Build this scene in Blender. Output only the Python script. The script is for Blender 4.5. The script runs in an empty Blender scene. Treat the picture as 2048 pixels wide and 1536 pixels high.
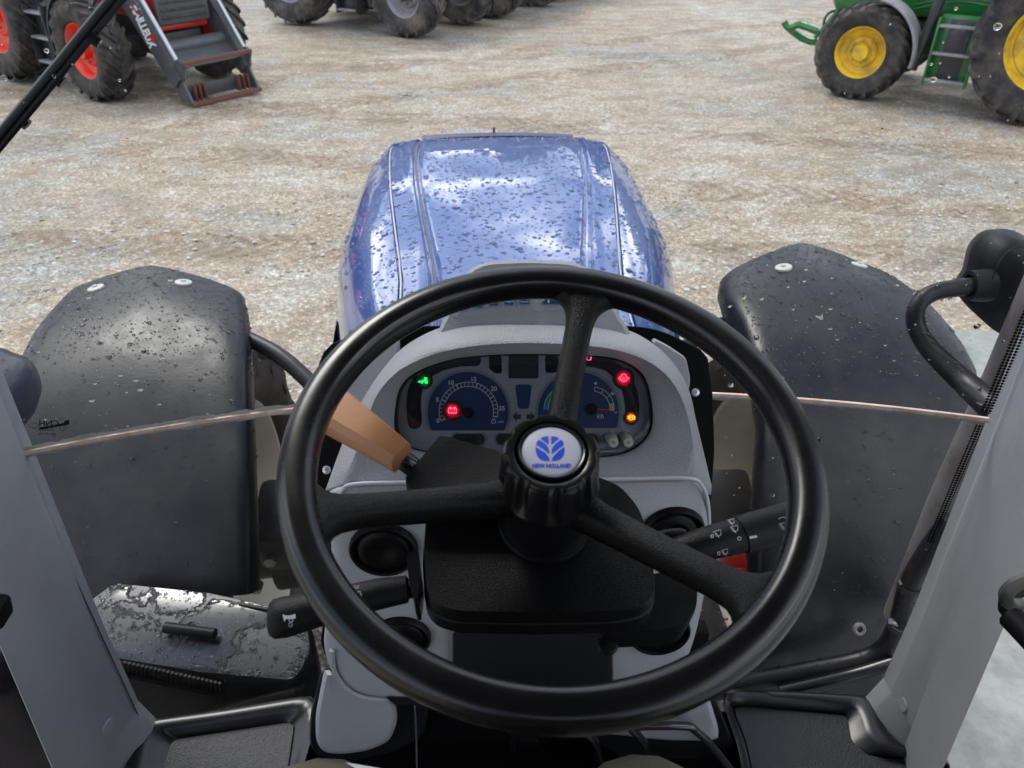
import bpy, bmesh, math, random
from math import sin, cos, pi, radians, sqrt, atan2
from mathutils import Vector as V, Matrix
from mathutils.bvhtree import BVHTree

# ------------------------------------------------------------------ camera, world, sun, exposure
sc = bpy.context.scene
COL = sc.collection
FPX = 1538.0
CP = V((-.045, 0, 2.5)); PITCH = radians(34); YAW = radians(2)
CF = V((sin(YAW)*cos(PITCH), cos(YAW)*cos(PITCH), -sin(PITCH)))
CR = V((cos(YAW), -sin(YAW), 0)); CU = CR.cross(CF)
cam = bpy.data.cameras.new('camera'); cam_o = bpy.data.objects.new('camera', cam); COL.objects.link(cam_o)
cam.sensor_width = 36; cam.lens = 36*FPX/2048; cam.clip_start = .02; cam.clip_end = 2000
cam_o.matrix_world = Matrix.Translation(CP) @ Matrix((CR, CU, -CF)).transposed().to_4x4()
cam.dof.use_dof = True; cam.dof.focus_distance = 1.0; cam.dof.aperture_fstop = 11.0
sc.camera = cam_o
sc.view_settings.view_transform = 'Standard'; sc.view_settings.look = 'None'
sc.view_settings.exposure = 0.32; sc.view_settings.gamma = 1

SUN_EL, SUN_AZ = radians(50), radians(-30)          # sun ahead of the tractor, to the left
w = bpy.data.worlds.new('World'); sc.world = w; w.use_nodes = True
nt = w.node_tree; nt.nodes.clear()
def N(nt, t, **k):
    n = nt.nodes.new(t)
    for a, b in k.items():
        if a.startswith('i_'): n.inputs[int(a[2:]) if a[2:].isdigit() else a[2:].replace('_', ' ')].default_value = b
        else: setattr(n, a, b)
    return n
sky = N(nt, 'ShaderNodeTexSky', sky_type='NISHITA', sun_disc=False, sun_elevation=SUN_EL, sun_rotation=SUN_AZ)
tc = N(nt, 'ShaderNodeTexCoord'); sp = N(nt, 'ShaderNodeSeparateXYZ')
nt.links.new(tc.outputs['Generated'], sp.inputs[0])
ad = N(nt, 'ShaderNodeMath', operation='ADD', i_1=.18); mx = N(nt, 'ShaderNodeMath', operation='MAXIMUM', i_1=.02)
nt.links.new(sp.outputs[2], mx.inputs[0]); nt.links.new(mx.outputs[0], ad.inputs[0])
dx = N(nt, 'ShaderNodeMath', operation='DIVIDE'); dy = N(nt, 'ShaderNodeMath', operation='DIVIDE')
nt.links.new(sp.outputs[0], dx.inputs[0]); nt.links.new(ad.outputs[0], dx.inputs[1])
nt.links.new(sp.outputs[1], dy.inputs[0]); nt.links.new(ad.outputs[0], dy.inputs[1])
cb = N(nt, 'ShaderNodeCombineXYZ'); nt.links.new(dx.outputs[0], cb.inputs[0]); nt.links.new(dy.outputs[0], cb.inputs[1])
n1 = N(nt, 'ShaderNodeTexNoise', i_Scale=1.15, i_Detail=6.0, i_Roughness=.5); nt.links.new(cb.outputs[0], n1.inputs['Vector'])
n2 = N(nt, 'ShaderNodeTexNoise', i_Scale=.8, i_Detail=5.0, i_Roughness=.5); nt.links.new(cb.outputs[0], n2.inputs['Vector'])
r1 = N(nt, 'ShaderNodeValToRGB'); r1.color_ramp.elements[0].position = .22; r1.color_ramp.elements[1].position = .42
nt.links.new(n2.outputs[0], r1.inputs[0])
r2 = N(nt, 'ShaderNodeValToRGB'); e = r2.color_ramp.elements
e[0].position = .38; e[0].color = (2.8, 3.7, 5.6, 1); e[1].position = .62; e[1].color = (27., 27., 27.5, 1)
m_ = r2.color_ramp.elements.new(.5); m_.color = (6.6, 7.8, 9.8, 1)
nt.links.new(n1.outputs[0], r2.inputs[0])
mixc = N(nt, 'ShaderNodeMix', data_type='RGBA'); nt.links.new(r1.outputs[0], mixc.inputs[0])
nt.links.new(sky.outputs[0], mixc.inputs[6]); nt.links.new(r2.outputs[0], mixc.inputs[7])
bg = N(nt, 'ShaderNodeBackground', i_Strength=.10); nt.links.new(mixc.outputs[2], bg.inputs[0])
wo = N(nt, 'ShaderNodeOutputWorld'); nt.links.new(bg.outputs[0], wo.inputs[0])
sun = bpy.data.lights.new('sun', 'SUN'); sun.energy = 2.0; sun.angle = radians(22); sun.color = (1, .96, .9)
sun_o = bpy.data.objects.new('sun', sun); COL.objects.link(sun_o)
sd = V((sin(SUN_AZ)*cos(SUN_EL), cos(SUN_AZ)*cos(SUN_EL), sin(SUN_EL)))
sun_o.rotation_euler = sd.to_track_quat('Z', 'Y').to_euler(); sun_o.location = (0, 0, 30)

# ------------------------------------------------------------------ geometry helpers
def D(px, py): return (CF + CR*((px-1024)/FPX) + CU*((768-py)/FPX))
def PY(px, py, y): d = D(px, py); return CP + d*((y-CP.y)/d.y)
def PZ(px, py, z): d = D(px, py); return CP + d*((z-CP.z)/d.z)
def PX(px, py, x): d = D(px, py); return CP + d*((x-CP.x)/d.x)
def PP(px, py, o, n, w=0): d = D(px, py); return CP + d*(((o+n*w)-CP).dot(n)/d.dot(n))
def PD(px, py, dep): return CP + D(px, py)*dep
def proj(p):
    d = V(p)-CP; z = d.dot(CF); return (1024+FPX*d.dot(CR)/z, 768-FPX*d.dot(CU)/z)
def crv(pts, n=8, closed=False):
    pts = [V(p) for p in pts]; out = []; L = len(pts)
    for i in range(L if closed else L-1):
        p0 = pts[(i-1) % L] if (closed or i) else pts[0]; p1 = pts[i]; p2 = pts[(i+1) % L]
        p3 = pts[(i+2) % L] if (closed or i+2 < L) else pts[-1]
        for k in range(n):
            t = k/n
            out.append(.5*((2*p1)+(p2-p0)*t+(2*p0-5*p1+4*p2-p3)*t*t+(3*p1-p0-3*p2+p3)*t**3))
    if not closed: out.append(pts[-1])
    return out
def mk(name, vs, fs, mat, parent=None, smooth=40, loc=None, kind=None):
    me = bpy.data.meshes.new(name); me.from_pydata([tuple(v) for v in vs], [], fs)
    me.update()
    return mko(name, me, mat, parent, smooth, kind)
def mko(name, me, mat, parent=None, smooth=40, kind=None):
    if mat is not None:
        me.materials.clear(); me.materials.append(mat)
    if smooth:
        me.shade_smooth(); me.set_sharp_from_angle(angle=radians(smooth))
    o = bpy.data.objects.new(name, me); COL.objects.link(o)
    if parent: o.parent = parent
    if kind: o['kind'] = kind
    return o
def fixn(me):
    bm = bmesh.new(); bm.from_mesh(me); bmesh.ops.recalc_face_normals(bm, faces=bm.faces); bm.to_mesh(me); bm.free()
def loft(name, rings, mat, parent=None, caps=(1, 1), smooth=40, close=True, ringclosed=True):
    n = len(rings[0]); vs = [p for r in rings for p in r]; fs = []
    for i in range(len(rings)-1):
        for j in range(n if ringclosed else n-1):
            k = (j+1) % n; fs.append((i*n+j, i*n+k, (i+1)*n+k, (i+1)*n+j))
    if caps[0]: fs.append(tuple(range(n)))
    if caps[1]: fs.append(tuple(range((len(rings)-1)*n, len(rings)*n)))
    o = mk(name, vs, fs, mat, parent, 0); fixn(o.data)
    o.data.shade_smooth(); o.data.set_sharp_from_angle(angle=radians(smooth)); return o
def tube(name, pts, r, mat, parent=None, n=12, sm=6, flat=1.0, up=None, smooth=50, ends=True):
    P = crv(pts, sm) if sm > 1 else [V(p) for p in pts]
    m = len(P)
    if not isinstance(r, (list, tuple)): r = [r]*len(pts)
    rr = []
    for i in range(m):
        t = i/(m-1)*(len(r)-1); a = min(int(t), len(r)-2); rr.append(r[a]+(r[a+1]-r[a])*(t-a))
    rings = []; prev = None
    for i in range(m):
        t = (P[min(i+1, m-1)]-P[max(i-1, 0)]).normalized()
        if prev is None:
            u = V(up) if up else (V((0, 0, 1)) if abs(t.z) < .9 else V((1, 0, 0)))
        else: u = prev
        u = (u-t*u.dot(t)).normalized(); prev = u; s = t.cross(u)
        rings.append([P[i]+u*(rr[i]*flat*sin(2*pi*k/n))+s*(rr[i]*cos(2*pi*k/n)) for k in range(n)])
    return loft(name, rings, mat, parent, (ends, ends), smooth)
def boxbm(bm, c, s, rot=None, bev=0.0, seg=2):
    r = bmesh.ops.create_cube(bm, size=1)
    for v in r['verts']:
        v.co = V((v.co.x*s[0], v.co.y*s[1], v.co.z*s[2]))
    if bev:
        ed = list({e for v in r['verts'] for e in v.link_edges})
        rb = bmesh.ops.bevel(bm, geom=ed, offset=bev, segments=seg, affect='EDGES', profile=.5)
        vs = set(rb['verts']) | {v for v in r['verts'] if v.is_valid}
        st = list(vs); seen = set(vs)
        while st:
            v = st.pop()
            for e_ in v.link_edges:
                o = e_.other_vert(v)
                if o not in seen: seen.add(o); st.append(o)
        vs = seen
    else: vs = r['verts']
    for v in vs:
        p = v.co
        if rot: p = rot @ p
        v.co = p + V(c)
def box(name, c, s, mat, parent=None, rot=None, bev=.004, seg=2, smooth=40):
    bm = bmesh.new(); boxbm(bm, c, s, rot, bev, seg)
    me = bpy.data.meshes.new(name); bm.to_mesh(me); bm.free()
    return mko(name, me, mat, parent, smooth)
def lathe(name, prof, mat, parent=None, n=48, axis='Z', M=None, smooth=35, caps=False):
    # prof: (radius, height) pairs along axis
    rings = []
    for r, h in prof:
        ring = []
        for k in range(n):
            a = 2*pi*k/n; x, y = r*cos(a), r*sin(a)
            p = {'Z': V((x, y, h)), 'X': V((h, x, y)), 'Y': V((x, h, y))}[axis]
            ring.append(M @ p if M else p)
        rings.append(ring)
    return loft(name, rings, mat, parent, (caps, caps), smooth)
def frame(o, x, y, z):
    return Matrix.Translation(o) @ Matrix((x, y, z)).transposed().to_4x4()
def star(poly, c, n, sm=True):
    # resample a px outline by angle about c
    P = [V((a, b)) for a, b in poly]
    if sm: P = crv(P, 8, True)
    out = []; c = V(c); L = len(P)
    for k in range(n):
        a = 2*pi*k/n; d = V((cos(a), sin(a))); best = None
        for i in range(L):
            p = P[i]-c; q = P[(i+1) % L]-c; e_ = q-p; den = d.x*e_.y-d.y*e_.x
            if abs(den) < 1e-9: continue
            t = (p.x*e_.y-p.y*e_.x)/den; s = (p.x*d.y-p.y*d.x)/den
            if t > 0 and -1e-6 <= s <= 1+1e-6 and (best is None or t > best): best = t
        out.append(tuple(c+d*(best or 1)))
    return out
def rrect(x0, y0, x1, y1, r, k=5):
    o = []
    for cx, cy, a in ((x1-r, y0+r, -90), (x1-r, y1-r, 0), (x0+r, y1-r, 90), (x0+r, y0+r, 180)):
        for i in range(k+1):
            t = radians(a+90*i/k); o.append((cx+r*cos(t), cy+r*sin(t)))
    return o
def rpoly(pts, r, k=4):
    o = []; L = len(pts)
    for i in range(L):
        p = V(pts[i][:2]); a = V(pts[i-1][:2]); b = V(pts[(i+1) % L][:2]); rr = r if len(pts[i]) < 3 else pts[i][2]
        da = (a-p); db = (b-p); ra = min(rr, da.length*.45); rb_ = min(rr, db.length*.45)
        s = p+da.normalized()*ra; e_ = p+db.normalized()*rb_
        for j in range(k+1):
            t = j/k; o.append(tuple(s*(1-t)**2+p*2*t*(1-t)+e_*t*t))
    return o
def bvh(objs):
    vs = []; fs = []
    for o in objs:
        b = len(vs); vs += [o.matrix_world @ v.co for v in o.data.vertices]; fs += [tuple(b+i for i in p.vertices) for p in o.data.polygons]
    return BVHTree.FromPolygons(vs, fs)
def stroke(pts, wd, closed=False):
    P = [V(p) for p in pts]; L = len(P); vs = []; fs = []
    for i in range(L):
        a = P[i-1] if (closed or i) else P[i]; b = P[(i+1) % L] if (closed or i < L-1) else P[i]
        t = (b-a); t = t.normalized() if t.length else V((1, 0)); nn = V((-t.y, t.x))*wd/2
        vs += [P[i]+nn, P[i]-nn]
    for i in range(L if closed else L-1):
        j = (i+1) % L; fs.append((2*i, 2*i+1, 2*j+1, 2*j))
    return vs, fs
def poly(pts): return [V(p[:2]) for p in pts], [tuple(range(len(pts)))]
def arc(cx, cy, r, a0, a1, n=24): return [(cx+r*cos(radians(a0+(a1-a0)*i/n)), cy-r*sin(radians(a0+(a1-a0)*i/n))) for i in range(n+1)]
def circ(cx, cy, r, n=20): return arc(cx, cy, r, 0, 360*(n-1)/n, n-1)
def join2(*gs):
    vs = []; fs = []
    for g in gs:
        b = len(vs); vs += list(g[0]); fs += [tuple(b+i for i in f) for f in g[1]]
    return vs, fs
def text2(s, cx, cy, h, rot=0, sx=1.0, bold=0.0):
    cu = bpy.data.curves.new('t', 'FONT'); cu.body = s; cu.size = 1; cu.align_x = 'CENTER'; cu.align_y = 'CENTER'; cu.offset = bold
    cu.resolution_u = 2
    o = bpy.data.objects.new('t', cu); COL.objects.link(o); bpy.context.view_layer.update()
    me = o.to_mesh(); k = h/.72; c, s_ = cos(radians(rot)), sin(radians(rot))
    vs = []
    for v in me.vertices:
        x, y = v.co.x*k*sx, -v.co.y*k
        vs.append(V((cx+x*c+y*s_, cy-x*s_+y*c)))
    fs = [tuple(p.vertices) for p in me.polygons]
    o.to_mesh_clear(); bpy.data.objects.remove(o); bpy.data.curves.remove(cu)
    return vs, fs
def prn(name, g, tree, mat, parent, off=.0004, mx_=None, kind=None):
    # flat print laid on a surface: each vertex is dropped on the surface it is printed on
    vs = []
    for p in g[0]:
        d = D(p[0], p[1]).normalized(); h = tree.ray_cast(CP, d)
        if h[0] is None: vs.append(None)
        else:
            nn = h[1] if h[1].dot(d) < 0 else -h[1]; vs.append(h[0]+nn*off)
    fs = [f for f in g[1] if all(vs[i] is not None for i in f)]
    ref = next((v for v in vs if v is not None), V((0, 0, 0)))
    return mk(name, [v if v is not None else ref for v in vs], fs, mat, parent, 0, kind=kind)
def tag(o, label=None, cat=None, group=None, kind=None):
    if label: o['label'] = label
    if cat: o['category'] = cat
    if group: o['group'] = group
    if kind: o['kind'] = kind
    return o
def empty(name, loc=(0, 0, 0), rz=0):
    o = bpy.data.objects.new(name, None); COL.objects.link(o); o.location = loc; o.rotation_euler.z = rz; o.empty_display_size = .2; return o
def copy_tree(o, parent=None):
    c = o.copy(); COL.objects.link(c); c.parent = parent
    for ch in [x for x in o.children]: copy_tree(ch, c)
    return c
def drops_on(name, obj, n, rmin, rmax, mat, parent, seed=0, cond=None, flat=.45, stretch=1.0, big=.04, up=False):
    rnd = random.Random(seed); me = obj.data; mw = obj.matrix_world
    tris = []; acc = []; tot = 0
    me.calc_loop_triangles()
    for t in me.loop_triangles:
        a, b, c = [mw @ me.vertices[i].co for i in t.vertices]; nn = (b-a).cross(c-a); A = nn.length/2
        if A < 1e-9: continue
        nn.normalize()
        if up and nn.z < 0: nn = -nn
        if cond and not cond((a+b+c)/3, nn): continue
        tot += A; tris.append((a, b, c, nn)); acc.append(tot)
    import bisect
    vs = []; fs = []; S = 9; prof = [(1.0, 0.0), (.93, .32), (.66, .74), (.3, .96)]
    for i in range(n):
        a, b, c, nn = tris[bisect.bisect(acc, rnd.random()*tot) % len(tris)]
        u, v_ = rnd.random(), rnd.random()
        if u+v_ > 1: u, v_ = 1-u, 1-v_
        p = a+(b-a)*u+(c-a)*v_
        if cond and not cond(p, nn): continue
        r = rmin+(rmax-rmin)*rnd.random()**3
        if rnd.random() < big: r = rmax*(.9+rnd.random()*.8)
        t = V((1, 0, 0)); t = (t-nn*t.dot(nn)).normalized(); s = nn.cross(t); ph = rnd.random()*6.28
        el = 1+rnd.random()*.25; w1, w2 = rnd.random()*.12, rnd.random()*.08; b0 = len(vs)
        for (q, hh) in prof:
            for k in range(S):
                an = 2*pi*k/S; rr = r*q*(1+w1*sin(2*an+ph)+w2*sin(3*an+ph*2))
                vs.append(p+t*(rr*cos(an)*el)+s*(rr*sin(an)*stretch)+nn*(hh*r*flat+.0001))
        vs.append(p+nn*(r*flat+.0001))
        for m in range(len(prof)-1):
            for k in range(S):
                k2 = (k+1) % S; fs.append((b0+m*S+k, b0+m*S+k2, b0+(m+1)*S+k2, b0+(m+1)*S+k))
        for k in range(S): fs.append((b0+3*S+k, b0+3*S+(k+1) % S, b0+4*S))
    return mk(name, vs, fs, mat, parent, 75, kind='stuff')

# ------------------------------------------------------------------ materials
def mat(name, col, rough=.5, metal=0, bump=0, bscale=200, spec=None, coat=0, dirt=None, dscale=6, dmix=.5, emis=None, es=0, var=.0, coatr=.03, rvar=0):
    m = bpy.data.materials.new(name); m.use_nodes = True; t = m.node_tree; b = t.nodes['Principled BSDF']
    b.inputs['Base Color'].default_value = (*col, 1); b.inputs['Roughness'].default_value = rough; b.inputs['Metallic'].default_value = metal
    if spec is not None: b.inputs['Specular IOR Level'].default_value = spec
    if coat: b.inputs['Coat Weight'].default_value = coat; b.inputs['Coat Roughness'].default_value = coatr
    co = N(t, 'ShaderNodeTexCoord')
    if bump:
        n_ = N(t, 'ShaderNodeTexNoise', i_Scale=bscale, i_Detail=3.0); bp = N(t, 'ShaderNodeBump', i_Strength=bump, i_Distance=.001)
        t.links.new(co.outputs['Object'], n_.inputs['Vector']); t.links.new(n_.outputs[0], bp.inputs['Height']); t.links.new(bp.outputs[0], b.inputs['Normal'])
    if dirt:
        n_ = N(t, 'ShaderNodeTexNoise', i_Scale=dscale, i_Detail=7.0, i_Roughness=.65); r = N(t, 'ShaderNodeValToRGB')
        r.color_ramp.elements[0].position = .42; r.color_ramp.elements[1].position = .68
        r.color_ramp.elements[1].color = (dmix, dmix, dmix, 1)
        mi = N(t, 'ShaderNodeMix', data_type='RGBA'); mi.inputs[6].default_value = (*col, 1); mi.inputs[7].default_value = (*dirt, 1)
        t.links.new(co.outputs['Object'], n_.inputs['Vector']); t.links.new(n_.outputs[0], r.inputs[0]); t.links.new(r.outputs[0], mi.inputs[0]); t.links.new(mi.outputs[2], b.inputs['Base Color'])
    if rvar:
        n_ = N(t, 'ShaderNodeTexNoise', i_Scale=9.0, i_Detail=6.0, i_Roughness=.7); mr = N(t, 'ShaderNodeMapRange')
        mr.inputs[1].default_value = .3; mr.inputs[2].default_value = .7; mr.inputs[3].default_value = max(.02, rough-rvar); mr.inputs[4].default_value = rough+rvar
        t.links.new(co.outputs['Object'], n_.inputs['Vector']); t.links.new(n_.outputs[0], mr.inputs[0]); t.links.new(mr.outputs[0], b.inputs['Roughness'])
    if emis: b.inputs['Emission Color'].default_value = (*emis, 1); b.inputs['Emission Strength'].default_value = es
    return m
M_ = {}
M_['grey'] = mat('dash_grey_plastic', (.295, .30, .32), .38, bump=1.2, bscale=560, rvar=.06)
M_['greyside'] = mat('console_grey_plastic', (.35, .365, .385), .45, bump=.8, bscale=430, rvar=.06)
M_['pillar'] = mat('pillar_grey_plastic', (.31, .32, .335), .42, bump=.4, bscale=600, rvar=.08, dirt=(.20, .19, .18), dscale=4, dmix=.3)
M_['black'] = mat('black_plastic', (.0035, .0035, .0045), .36, bump=.5, bscale=950, rvar=.08, spec=.2)
M_['blackm'] = mat('matt_black_plastic', (.003, .003, .004), .6, bump=.2, bscale=1200, spec=.15)
M_['rim'] = mat('steering_rim_plastic', (.005, .0045, .005), .25, bump=.05, bscale=60, rvar=.07, spec=.5)
M_['spoke'] = mat('steering_spoke_grained', (.004, .004, .0045), .3, bump=.8, bscale=950, rvar=.05, spec=.2)
M_['gloss'] = mat('glossy_black', (.006, .006, .007), .22, bump=.08, bscale=300)
M_['blue'] = mat('blue_paint', (.0015, .052, .27), .3, metal=.0, coat=1, coatr=.02)
M_['blue'].node_tree.nodes['Principled BSDF'].inputs['Coat IOR'].default_value = 1.75
M_['ridge'] = mat('blue_grey_rubber', (.05, .07, .12), .4)
M_['tan'] = mat('tan_plastic', (.42, .19, .085), .42, bump=.15, bscale=300)
M_['cap'] = mat('silver_cap', (.42, .42, .49), .45, spec=.3)
M_['logo'] = mat('logo_blue', (.005, .05, .55), .4)
M_['chromeline'] = mat('satin_trim_line', (.5, .5, .55), .35)
M_['fender'] = mat('fender_plastic', (.009, .009, .0115), .38, bump=.3, bscale=140, rvar=.12, dirt=(.04, .037, .036), dscale=7, dmix=.45, spec=.34)
M_['tyre'] = mat('tyre_rubber', (.018, .017, .018), .7, bump=.5, bscale=60, dirt=(.12, .10, .08), dscale=5, dmix=.75)
M_['tyred'] = mat('dusty_tyre_rubber', (.035, .034, .036), .8, bump=.5, bscale=60, dirt=(.2, .17, .145), dscale=3, dmix=.9)
M_['cream'] = mat('cream_rim_paint', (.86, .82, .70), .4, dirt=(.35, .3, .22), dscale=6, dmix=.2)
M_['iron'] = mat('dark_cast_iron', (.02, .02, .022), .5, bump=.6, bscale=40, dirt=(.09, .075, .06), dscale=9, dmix=.5)
M_['red'] = mat('red_paint', (.62, .02, .012), .35, coat=.5, dirt=(.25, .03, .02), dscale=8, dmix=.35)
M_['redrim'] = mat('red_rim_paint', (.85, .045, .02), .4, dirt=(.30, .12, .08), dscale=5, dmix=.75)
M_['green'] = mat('green_paint', (.012, .17, .035), .3, coat=.5, dirt=(.05, .09, .04), dscale=7, dmix=.4)
M_['yellow'] = mat('yellow_paint', (.85, .55, .02), .38, dirt=(.30, .17, .05), dscale=5, dmix=.8)
M_['greyrim'] = mat('grey_rim_paint', (.30, .29, .31), .45, dirt=(.16, .13, .11), dscale=6, dmix=.6)
M_['navy'] = mat('dark_bodywork', (.02, .022, .03), .35, coat=.3, dirt=(.07, .06, .055), dscale=6, dmix=.4)
M_['loader'] = mat('loader_slate_paint', (.055, .062, .072), .4, bump=.2, bscale=30, dirt=(.12, .11, .10), dscale=5, dmix=.5)
M_['rust'] = mat('rusty_edge', (.15, .055, .035), .7, dirt=(.06, .035, .03), dscale=20, dmix=.7, bump=.5, bscale=100)
M_['steel'] = mat('bare_steel', (.45, .46, .48), .3, metal=.8)
M_['white'] = mat('white_paint', (.7, .7, .7), .5)
M_['print'] = mat('white_print', (.5, .5, .52), .6)
M_['printd'] = mat('grey_print', (.42, .44, .5), .6)
M_['navyface'] = mat('gauge_navy_face', (.006, .02, .07), .4)
M_['bezel'] = mat('cluster_grey_face', (.17, .18, .20), .5, bump=.15, bscale=300)
M_['darklens'] = mat('dark_lens', (.006, .008, .013), .25)
M_['lcd'] = mat('lcd_off', (.018, .021, .02), .3)
M_['lcddig'] = mat('lcd_digit', (.004, .005, .005), .4)
M_['btn'] = mat('button_blue', (.006, .05, .11), .4)
M_['btnedge'] = mat('button_edge_blue', (.10, .19, .27), .4)
M_['arrow'] = mat('arrow_off', (.02, .022, .022), .4)
M_['knob'] = mat('milky_knob', (.34, .34, .31), .3)
M_['needle'] = mat('red_needle', (.5, .01, .015), .4)
M_['segb'] = mat('segment_blue', (.01, .12, .35), .5); M_['segg'] = mat('segment_green', (.01, .14, .06), .5); M_['segy'] = mat('segment_yellow', (.35, .3, .06), .5)
M_['mat'] = mat('rubber_mat', (.022, .022, .026), .5, bump=1.6, bscale=330)
M_['matb'] = mat('rubber_mat_border', (.013, .013, .016), .3, bump=.1, bscale=200)
M_['trouser'] = mat('khaki_cloth', (.12, .105, .075), .95, bump=1.5, bscale=900)
M_['paper'] = mat('white_paper', (.8, .8, .84), .6)
M_['shoe'] = mat('brown_leather', (.06, .04, .025), .5)
M_['seamline'] = mat('glass_seam_aluminium', (.75, .60, .52), .45, bump=.4, bscale=150, dirt=(.45, .22, .14), dscale=40, dmix=.6)
M_['sealant'] = mat('clear_sealant', (.42, .45, .43), .35, bump=1, bscale=80)
M_['grommet'] = mat('nylon_washer', (.42, .42, .38), .5)
M_['silver'] = mat('screw_head', (.6, .6, .62), .3, metal=.6)
M_['stamp'] = mat('glass_stamp_black', (.01, .01, .012), .6)
def emi(name, col, s):
    m = bpy.data.materials.new(name); m.use_nodes = True; t = m.node_tree; b = t.nodes['Principled BSDF']
    b.inputs['Base Color'].default_value = (.01, .01, .01, 1); b.inputs['Emission Color'].default_value = (*col, 1); b.inputs['Emission Strength'].default_value = s
    return m
def glowlens(name, col, s, c, R):
    # tinted lamp lens lit from behind: brightest over the lamp, speckled by the lens grain
    m = emi(name, col, s); t = m.node_tree; b = t.nodes['Principled BSDF']
    b.inputs['Roughness'].default_value = .3
    g = N(t, 'ShaderNodeNewGeometry'); ds = N(t, 'ShaderNodeVectorMath', operation='DISTANCE'); ds.inputs[1].default_value = c
    t.links.new(g.outputs['Position'], ds.inputs[0])
    mr = N(t, 'ShaderNodeMapRange', interpolation_type='SMOOTHERSTEP'); mr.inputs[1].default_value = R; mr.inputs[2].default_value = 0; mr.inputs[3].default_value = 0; mr.inputs[4].default_value = 1
    t.links.new(ds.outputs['Value'], mr.inputs[0])
    n_ = N(t, 'ShaderNodeTexNoise', i_Scale=900.0, i_Detail=1.0); t.links.new(g.outputs['Position'], n_.inputs['Vector'])
    r = N(t, 'ShaderNodeMapRange'); r.inputs[1].default_value = .4; r.inputs[2].default_value = .75; r.inputs[3].default_value = .25; r.inputs[4].default_value = 1.8
    t.links.new(n_.outputs[0], r.inputs[0])
    p = N(t, 'ShaderNodeMath', operation='POWER'); p.inputs[1].default_value = 1.8; t.links.new(mr.outputs[0], p.inputs[0])
    a = N(t, 'ShaderNodeMath', operation='MULTIPLY'); t.links.new(p.outputs[0], a.inputs[0]); t.links.new(r.outputs[0], a.inputs[1])
    a2 = N(t, 'ShaderNodeMath', operation='MULTIPLY'); t.links.new(a.outputs[0], a2.inputs[0]); a2.inputs[1].default_value = s
    t.links.new(a2.outputs[0], b.inputs['Emission Strength'])
    return m
def water():
    m = bpy.data.materials.new('water_drop'); m.use_nodes = True; b = m.node_tree.nodes['Principled BSDF']
    b.inputs['Transmission Weight'].default_value = 1; b.inputs['IOR'].default_value = 1.33; b.inputs['Roughness'].default_value = .02
    return m
M_['water'] = water()
def glassmat(name, tint=(1, 1, 1), dust=.0, refl=1.45):
    m = bpy.data.materials.new(name); m.use_nodes = True; t = m.node_tree; t.nodes.clear()
    o = N(t, 'ShaderNodeOutputMaterial'); tr = N(t, 'ShaderNodeBsdfTransparent'); tr.inputs[0].default_value = (*tint, 1)
    gl = N(t, 'ShaderNodeBsdfGlossy'); gl.inputs['Roughness'].default_value = .01
    lw = N(t, 'ShaderNodeLayerWeight'); lw.inputs[0].default_value = .5; pw = N(t, 'ShaderNodeMath', operation='POWER', i_1=5.0); t.links.new(lw.outputs['Facing'], pw.inputs[0])
    fr = N(t, 'ShaderNodeMapRange'); fr.inputs[3].default_value = .035; fr.inputs[4].default_value = 1.0; t.links.new(pw.outputs[0], fr.inputs[0])
    mx = N(t, 'ShaderNodeMixShader'); t.links.new(fr.outputs[0], mx.inputs[0]); t.links.new(tr.outputs[0], mx.inputs[1]); t.links.new(gl.outputs[0], mx.inputs[2])
    last = mx
    if dust:
        co = N(t, 'ShaderNodeTexCoord'); mp = N(t, 'ShaderNodeMapping'); mp.inputs['Scale'].default_value = (9, 9, 1.6)
        n_ = N(t, 'ShaderNodeTexNoise', i_Scale=2.2, i_Detail=9.0, i_Roughness=.75); r = N(t, 'ShaderNodeMapRange')
        r.inputs[1].default_value = .42; r.inputs[2].default_value = .8; r.inputs[3].default_value = 0; r.inputs[4].default_value = dust
        t.links.new(co.outputs['Object'], mp.inputs[0]); t.links.new(mp.outputs[0], n_.inputs['Vector']); t.links.new(n_.outputs[0], r.inputs[0])
        df = N(t, 'ShaderNodeBsdfDiffuse'); df.inputs[0].default_value = (.6, .6, .62, 1)
        m2 = N(t, 'ShaderNodeMixShader'); t.links.new(r.outputs[0], m2.inputs[0]); t.links.new(mx.outputs[0], m2.inputs[1]); t.links.new(df.outputs[0], m2.inputs[2]); last = m2
    t.links.new(last.outputs[0], o.inputs[0]); return m
M_['glass'] = glassmat('windscreen_glass', (.97, .98, .975), .016)
M_['lens'] = glassmat('cluster_lens', (.92, .93, .95), 0)
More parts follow.
